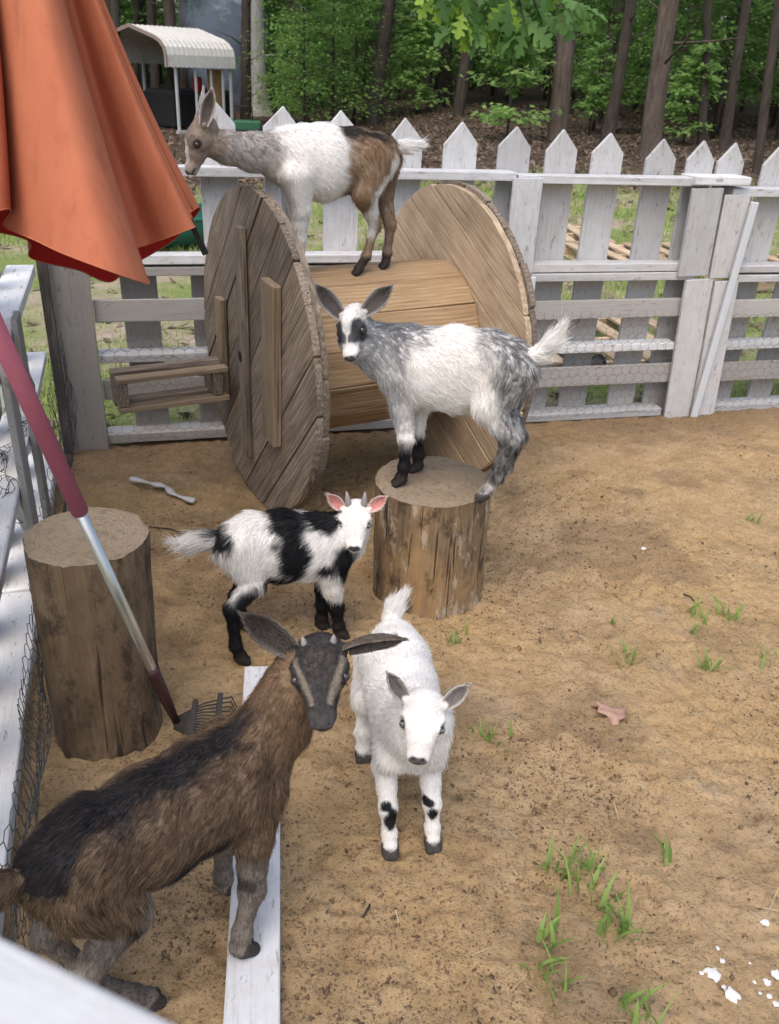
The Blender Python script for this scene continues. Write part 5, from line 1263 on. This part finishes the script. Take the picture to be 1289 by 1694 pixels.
def colB(c):
    g = c['g']; n = len(c['f']); C = np.tile(WHITE, (n, 1)); n2 = c['nz'](22, 1); fine = c['nz'](120, 4); st = np.clip(.6+2.4*fine, 0, 1)
    grey = np.array([.085, .09, .10])
    m = blob(c, [fz(g, 640, 560, .06), fz(g, 640, 660, .06)], .085, .05, 20, .05); C = paint(C, m*np.clip(st+.25, 0, 1)*.8, grey*2.0)
    m = blob(c, [fz(g, 620, 545, .02), fz(g, 700, 545, .02)], .03, .03, 30, .02); C = paint(C, m*st*.8, grey)
    m = blob(c, [fz(g, 835, 560, .05), fz(g, 862, 600, .06), fz(g, 862, 680, .06)], .078, .06, 22, .04); C = paint(C, m*np.clip(st+.2, 0, 1)*.92, grey*.9)
    m = (c['part'] == 'neck')*1.0; C = paint(C, m*np.clip(st+.2, 0, 1)*.65, grey*2.2)
    C = paint(C, blob(c, [fz(g, 760, 610, .1)], .07, .05, 18, .05, 9)*.35, (.62, .56, .50))
    zl = c['z']; isf = c['f'] > .02
    C = paint(C, (c['isleg'] | (c['part'] == 'thigh'))*isf*sst(.16, .12, zl+.05*n2), BLACK*1.2)
    C = paint(C, (c['isleg'] | (c['part'] == 'thigh'))*(~isf)*sst(.26, .18, zl+.10*n2)*(.55+.45*st), BLACK*1.6)
    C = paint(C, c['isleg']*(~isf)*sst(.09, .06, zl+.06*n2)*np.clip(.5+4*c['nz'](70, 8), 0, 1)*sst(.02, .03, zl), WHITE*.8)
    C = paint(C, blob(c, [fz(g, 690, 758, -.05)], .012, .01)*(c['l'] < -.02), WHITE*.7)
    # face: white blaze and muzzle, dark brow and eye patches
    C = paint(C, c['ishead']*.45*st, grey*2)
    C = paint(C, headmask(c, (.22, .13, .08), (.20, .09, .2), .03), grey*.6); C = paint(C, headmask(c, (.40, .06, .06), (.12, .05, .12), .05)*.9, grey*.6)
    C = paint(C, headmask(c, (.02, 0, .25), (.16, .09, .2), .03), WHITE*.95); C = paint(C, headmask(c, (.52, 0, -.05), (.13, .12, .12), .03)*.95, WHITE*.95)
    C = paint(C, (c['part'] == 'tail')*1.0, WHITE); return nose_paint(c, C, (.07, .065, .07))
g.build(colB, 38000, 1.05, .00055, seed=2)

# --- black and white kid
g = Goat('goat', (-.315, 2.10, 0), (.968, .25), 'small black and white goat with pink ears and short horns facing right', .0038); S = g.S
pr = lambda u, v, rs, ru: (S(u, v), rs, ru)
g.spine([pr(388, 905, .062, .075), pr(415, 902, .075, .092), pr(465, 903, .09, .10), pr(515, 905, .082, .094), pr(548, 900, .062, .08)], .022)
g.neck([(S(545, 895), (.055, .085)), (S(566, 885)-g.lf*.01, (.05, .07)), (S(580, 868)-g.lf*.015, (.046, .055))], .024)
em = at_z(588, 866, .385); g.head(em, cam_head(em, -3, -17), img_up(1), .165, 'eye_blue', ml=.82, wf=1.35)
F1, F2, K1, K2 = at_z(562, 1043, .024), at_z(532, 1029, .024), at_z(398, 1086, .024), at_z(404, 1030, .024)
g.leg([S(548, 930, -.045), S(550, 972, -.05), S(557, 1006, ll(F1)), S(560, 1035, ll(F1)), F1], [(.036, .055), .028, .021, .017, .019], .013)
g.leg([S(545, 930, .045), S(538, 972, .045), S(535, 1000, ll(F2)), S(532, 1022, ll(F2)), F2], [(.036, .05), .028, .021, .017, .019], .013)
g.leg([S(395, 905, -.045), S(420, 965, -.055), S(384, 1008, ll(K1)), S(390, 1068, ll(K1)), K1], [(.042, .07), .034, .022, .017, .019], .013)
g.leg([S(392, 905, .045), S(412, 955, .045), S(392, 985, ll(K2)), S(398, 1015, ll(K2)), K2], [(.042, .07), .032, .021, .017, .019], .013)
g.tail([(S(372, 895), .026), (S(350, 893), .022), (S(322, 898), .02), (S(302, 897), .010)], .045)
pk = np.array([.62, .30, .27])
g.ear(-1, at_y(540, 829, em[1])-at_y(566, 853, em[1]+.03), np.array([.2, -.9, .3]), .078, .021, WHITE*.9, pk, 0, np.array([.75, .6, .56]))
g.ear(1, at_y(642, 831, em[1])-at_y(613, 853, em[1]+.03), np.array([-.2, -.9, .3]), .078, .021, WHITE*.9, pk, 0, np.array([.75, .6, .56]))
for s in (-1, 1): g.horn(s, .042, .0095, g.hz*.95+g.hy*s*.12-g.hx*.2)
def colC(c):
    g = c['g']; n = len(c['f']); C = np.tile(WHITE*.96, (n, 1)); n2 = c['nz'](24, 1); Q = lambda u, v: fz(g, u, v, -.08)
    C = paint(C, blob(c, [Q(470, 850), Q(482, 880), Q(492, 915), Q(487, 938)], .044, .03, 22), BLACK)
    C = paint(C, blob(c, [Q(515, 856), Q(548, 872)], .040, .03, 25), BLACK)
    C = paint(C, blob(c, [Q(458, 905)], .012, .015)*(c['l'] < 0), BLACK); C = paint(C, blob(c, [Q(455, 968), Q(485, 962)], .028, .02), BLACK)
    C = paint(C, blob(c, [Q(572, 925), Q(572, 945)], .036, .025), BLACK); C = paint(C, blob(c, [Q(540, 943), Q(552, 945)], .013, .02)*(c['l'] < 0), BLACK)
    C = paint(C, blob(c, [Q(360, 888), Q(368, 905)], .026, .02), BLACK); C = paint(C, (c['part'] == 'tail')*sst(fz(g, 345, 893, 0)[0]+.005, fz(g, 345, 893, 0)[0]-.012, c['f']), WHITE*.9)
    lg = c['isleg'] | (c['part'] == 'thigh'); C = paint(C, lg*sst(.16, .13, c['z']+.05*n2-.08*(c['f'] < 0)*(c['part'] == 'leg')), BLACK)
    C = paint(C, c['ishead']*1.0, WHITE); return nose_paint(c, C, (.06, .05, .055), 1, (.2, .18, .17), .5)
g.build(colC, 36000, 1.0, .0005, seed=3)

# --- white goat facing the camera
g = Goat('goat', (.052, 1.52, 0), (.16, -.987), 'small white goat with dark spots on its legs walking toward the camera', .0034); Wd = g.W
g.spine([(Wd(-.185, .005, .275), .062, .072), (Wd(-.12, 0, .27), .078, .088), (Wd(-.03, 0, .262), .079, .092), (Wd(.06, 0, .262), .073, .09), (Wd(.125, 0, .262), .056, .08)], .016)
g.neck([(Wd(.11, .0, .275), (.062, .085)), (Wd(.15, .008, .315), (.056, .07)), (Wd(.165, .016, .355), (.054, .058))], .024)
em = at_z(699, 1198, .395); g.head(em, cam_head(em, -1, -6), img_up(9), .165, 'eye_blue', ml=.78, wf=1.38)
F1, F2 = at_z(645, 1397, .022), at_z(716, 1386, .022); K1 = at_z(601, 1240, .022); K2 = Wd(-.13, .06, .022)
g.leg([Wd(.115, -.045, .22), Wd(.10, -.05, .165), lerp(Wd(.10, -.05, .165), F1, .5)+g.fw*.012, lerp(Wd(.10, -.05, .165), F1, .86), F1], [(.034, .05), .026, .0195, .016, .018], .008)
g.leg([Wd(.115, .045, .22), Wd(.10, .05, .165), lerp(Wd(.10, .05, .165), F2, .5)+g.fw*.012, lerp(Wd(.10, .05, .165), F2, .86), F2], [(.034, .05), .026, .0195, .016, .018], .008)
g.leg([Wd(-.17, -.045, .25), Wd(-.115, -.062, .17), lerp(Wd(-.17, -.06, .12), K1, .2)-g.fw*.02, K1+np.array([0, 0, .045])-g.fw*.014, K1], [(.042, .07), .038, .022, .018, .019], .016)
g.leg([Wd(-.17, .045, .25), Wd(-.115, .058, .17), Wd(-.18, .055, .105), Wd(-.145, .06, .06), K2], [(.042, .07), .038, .022, .018, .019], .016)
g.tail([(Wd(-.235, .004, .305), .022), (Wd(-.25, .012, .335), .018), (Wd(-.255, .028, .365), .010)], .035)
ink = np.array([.12, .105, .10])
g.ear(-1, at_y(634, 1126, em[1]+.045)-at_y(668, 1176, em[1]+.05), np.array([.25, -.8, .5]), .078, .019, WHITE*.95, ink*1.4, 0, np.array([.5, .48, .46]))
g.ear(1, at_y(778, 1143, em[1]+.045)-at_y(738, 1178, em[1]+.05), np.array([-.25, -.8, .5]), .074, .019, WHITE*.95, ink*1.4, 0, np.array([.55, .53, .5]))
def colD(c):
    g = c['g']; n = len(c['f']); C = np.tile(WHITE*1.02, (n, 1)); n2 = c['nz'](40, 1); V = c['V']
    def dot(p, r): return sst(1.25, .85, np.linalg.norm((V-p)/np.array(r), axis=1)+1.2*n2)
    for p, r in ((at_z(647, 1352, .085), (.016, .03, .022)), (at_z(640, 1330, .11), (.012, .03, .010)), (at_z(716, 1340, .085), (.012, .03, .014)), (at_z(708, 1326, .11), (.014, .03, .008))):
        C = paint(C, dot(p, r)*c['isleg'], BLACK)
    C = paint(C, dot(at_z(655, 1062, .355), (.006, .022, .03)), ink*.8); C = paint(C, c['isleg']*sst(.03, .018, c['z']+.01*n2)*.8, (.06, .055, .05))
    C = paint(C, headmask(c, (.12, 0, .2), (.12, .1, .12), .02)*.15, (.75, .6, .5)); C = paint(C, headmask(c, (.55, 0, -.1), (.22, .14, .16), .02)*.35, (.55, .49, .46)); return nose_paint(c, C, (.09, .085, .085), 1, (.16, .14, .13), .6)
g.build(colD, 48000, .95, .0004, seed=4)

# --- brown goat in front
g = Goat('goat', (-.356, 1.04, 0), (.711, .703), 'large brown goat with black back standing on the white plank in front', .0036); Wd = g.W
g.spine([(Wd(-.20, 0, .402), .06, .07), (Wd(-.135, 0, .40), .076, .084), (Wd(-.03, 0, .388), .088, .099), (Wd(.08, 0, .386), .085, .104), (Wd(.185, 0, .392), .066, .096)], .018)
g.neck([(Wd(.185, 0, .42), (.055, .085)), (Wd(.235, 0, .455), (.05, .074)), (Wd(.272, 0, .51), (.045, .058)), (Wd(.29, 0, .55), (.045, .05))], .020)
em = at_z(530, 1117, .578); g.head(em, cam_head(em, 1, -9), img_up(-4), .178, 'eye_dark', muzzle=.88, ml=.95, wf=1.52)
F1 = at_z(398, 1563, .068); F2 = Wd(.15, .07, .03); K1 = at_z(242, 1652, .026); K2 = at_z(178, 1638, .028)
g.leg([Wd(.15, -.05, .37), Wd(.125, -.075, .30), lerp(Wd(.125, -.075, .30), F1, .5)+g.fw*.012, lerp(Wd(.125, -.075, .30), F1, .88), F1], [(.038, .062), .034, .024, .018, .022], .010)
g.leg([Wd(.15, .05, .37), Wd(.13, .065, .29), Wd(.15, .07, .14), Wd(.145, .07, .06), F2], [(.038, .062), .032, .023, .018, .022], .010)
g.leg([Wd(-.17, -.05, .385), Wd(-.115, -.07, .31), Wd(-.205, -.065, .22), lerp(Wd(-.205, -.065, .22), K1, .8), K1], [(.038, .066), .036, .023, .018, .021], .010)
g.leg([Wd(-.17, .05, .385), Wd(-.12, .065, .31), Wd(-.21, .06, .21), lerp(Wd(-.21, .06, .21), K2, .8), K2], [(.038, .066), .036, .023, .018, .021], .010)
g.tail([(Wd(-.262, 0, .43), .024), (Wd(-.30, 0, .43), .018), (Wd(-.33, .01, .40), .012)], .03)
for s in (-1, 1):
    g.add(Wd(.155, s*.045, .462), Wd(.135, s*.062, .36), (.02, .034), (.024, .04), (0, 0, 1), 'trunk', .02, (-.4, -.4, -.8), .015)
    g.add(Wd(-.12, s*.048, .452), Wd(-.17, s*.045, .43), .022, .026, (0, 0, 1), 'trunk', .022, (-.6, -.6, -.5), .015)
eo, ei = np.array([.14, .115, .095]), np.array([.055, .047, .042])
g.ear(-1, at_y(390, 1044, em[1]+.01)-at_y(478, 1106, em[1]+.03), np.array([.25, -.85, .45]), .128, .030, eo, ei, 0, np.array([.22, .195, .17]))
g.ear(1, at_y(670, 1082, em[1]+.0)-at_y(580, 1096, em[1]+.03), np.array([-.1, -.75, -.55]), .122, .024, eo, ei, .05, np.array([.2, .17, .15]), .8)
for s in (-1, 1): g.horn(s, .016, .0065, g.hz*.95+g.hy*s*.15-g.hx*.15, 'horn')
def colE(c):
    g = c['g']; n = len(c['f']); n2 = c['nz'](26, 1); fine = c['nz'](150, 4); st = np.clip(.5+2.6*fine, 0, 1)
    C = np.tile(np.array([.105, .070, .047]), (n, 1)); C = paint(C, st*.65, (.29, .205, .135)); C = paint(C, np.clip(-.1-3*fine, 0, 1)*.7, (.045, .028, .02))
    al = np.abs(c['l']); tr = (c['part'] == 'trunk') | (c['part'] == 'thigh')
    back = sst(.052, .018, al+.06*n2-.03*sst(.1, -.25, c['f']))*(c['z'] > .42); C = paint(C, back*tr*(.8+.2*st), (.016, .017, .022))
    C = paint(C, sst(.335, .312, c['z']+.02*n2)*(c['part'] == 'trunk')*(al < .1)*(c['f'] > -.14), (.34, .29, .22))
    C = paint(C, blob(c, [(.07, .348), (-.03, .343)], .014, .02)*(al > .05), (.02, .018, .02)); C = paint(C, blob(c, [(-.10, .29)], .03, .03)*(al > .05), (.022, .022, .026))
    C = paint(C, (c['isleg'])*.8, (.27, .24, .21)); C = paint(C, blob(c, [(.10, .215)], .02, .02)*.8, (.03, .027, .026)); C = paint(C, c['isleg']*np.clip(4*c['nz'](35, 12), 0, 1)*.6, (.06, .05, .045))
    C = paint(C, sst(-.24, -.275, c['f'])*sst(.40, .34, c['z'])*(al < .06)*.85, (.5, .44, .36))
    C = paint(C, (c['part'] == 'neck')*(.3+.4*st), (.24, .155, .09)); C = paint(C, (c['part'] == 'neck')*sst(.035, .012, al+.03*n2)*sst(.54, .50, c['z'])*(c['f'] < .24)*.9, (.014, .015, .02))
    C = paint(C, c['ishead']*1.0, (.044, .041, .041)); C = paint(C, c['ishead']*st*.35, (.12, .105, .095)); C = paint(C, c['ishead']*(c['hz'] < -.1)*(c['hx'] < .25)*.7, (.2, .14, .09))
    # pale stripes from above the eyes down the face
    yy = .155-.095*np.clip((c['hx']-.10)/.36, 0, 1); m = sst(.026, .006, np.abs(np.abs(c['hy'])-yy)+.03*n2)*(c['hx'] > .02)*(c['hx'] < .50)*(c['hz'] > -.03)*c['ishead']; C = paint(C, m*.7, (.36, .31, .24))
    C = paint(C, headmask(c, (.12, 0, .25), (.14, .10, .12), .02)*np.clip(.3+3*fine, 0, 1)*.5, (.16, .12, .09))
    m = headmask(c, (.62, 0, -.2), (.1, .08, .05), .01); C = paint(C, m*.5, (.13, .12, .115)); return nose_paint(c, C, (.075, .07, .072))
g.build(colE, 120000, .92, .0003, seed=5, clump=.35, cvar=.42)
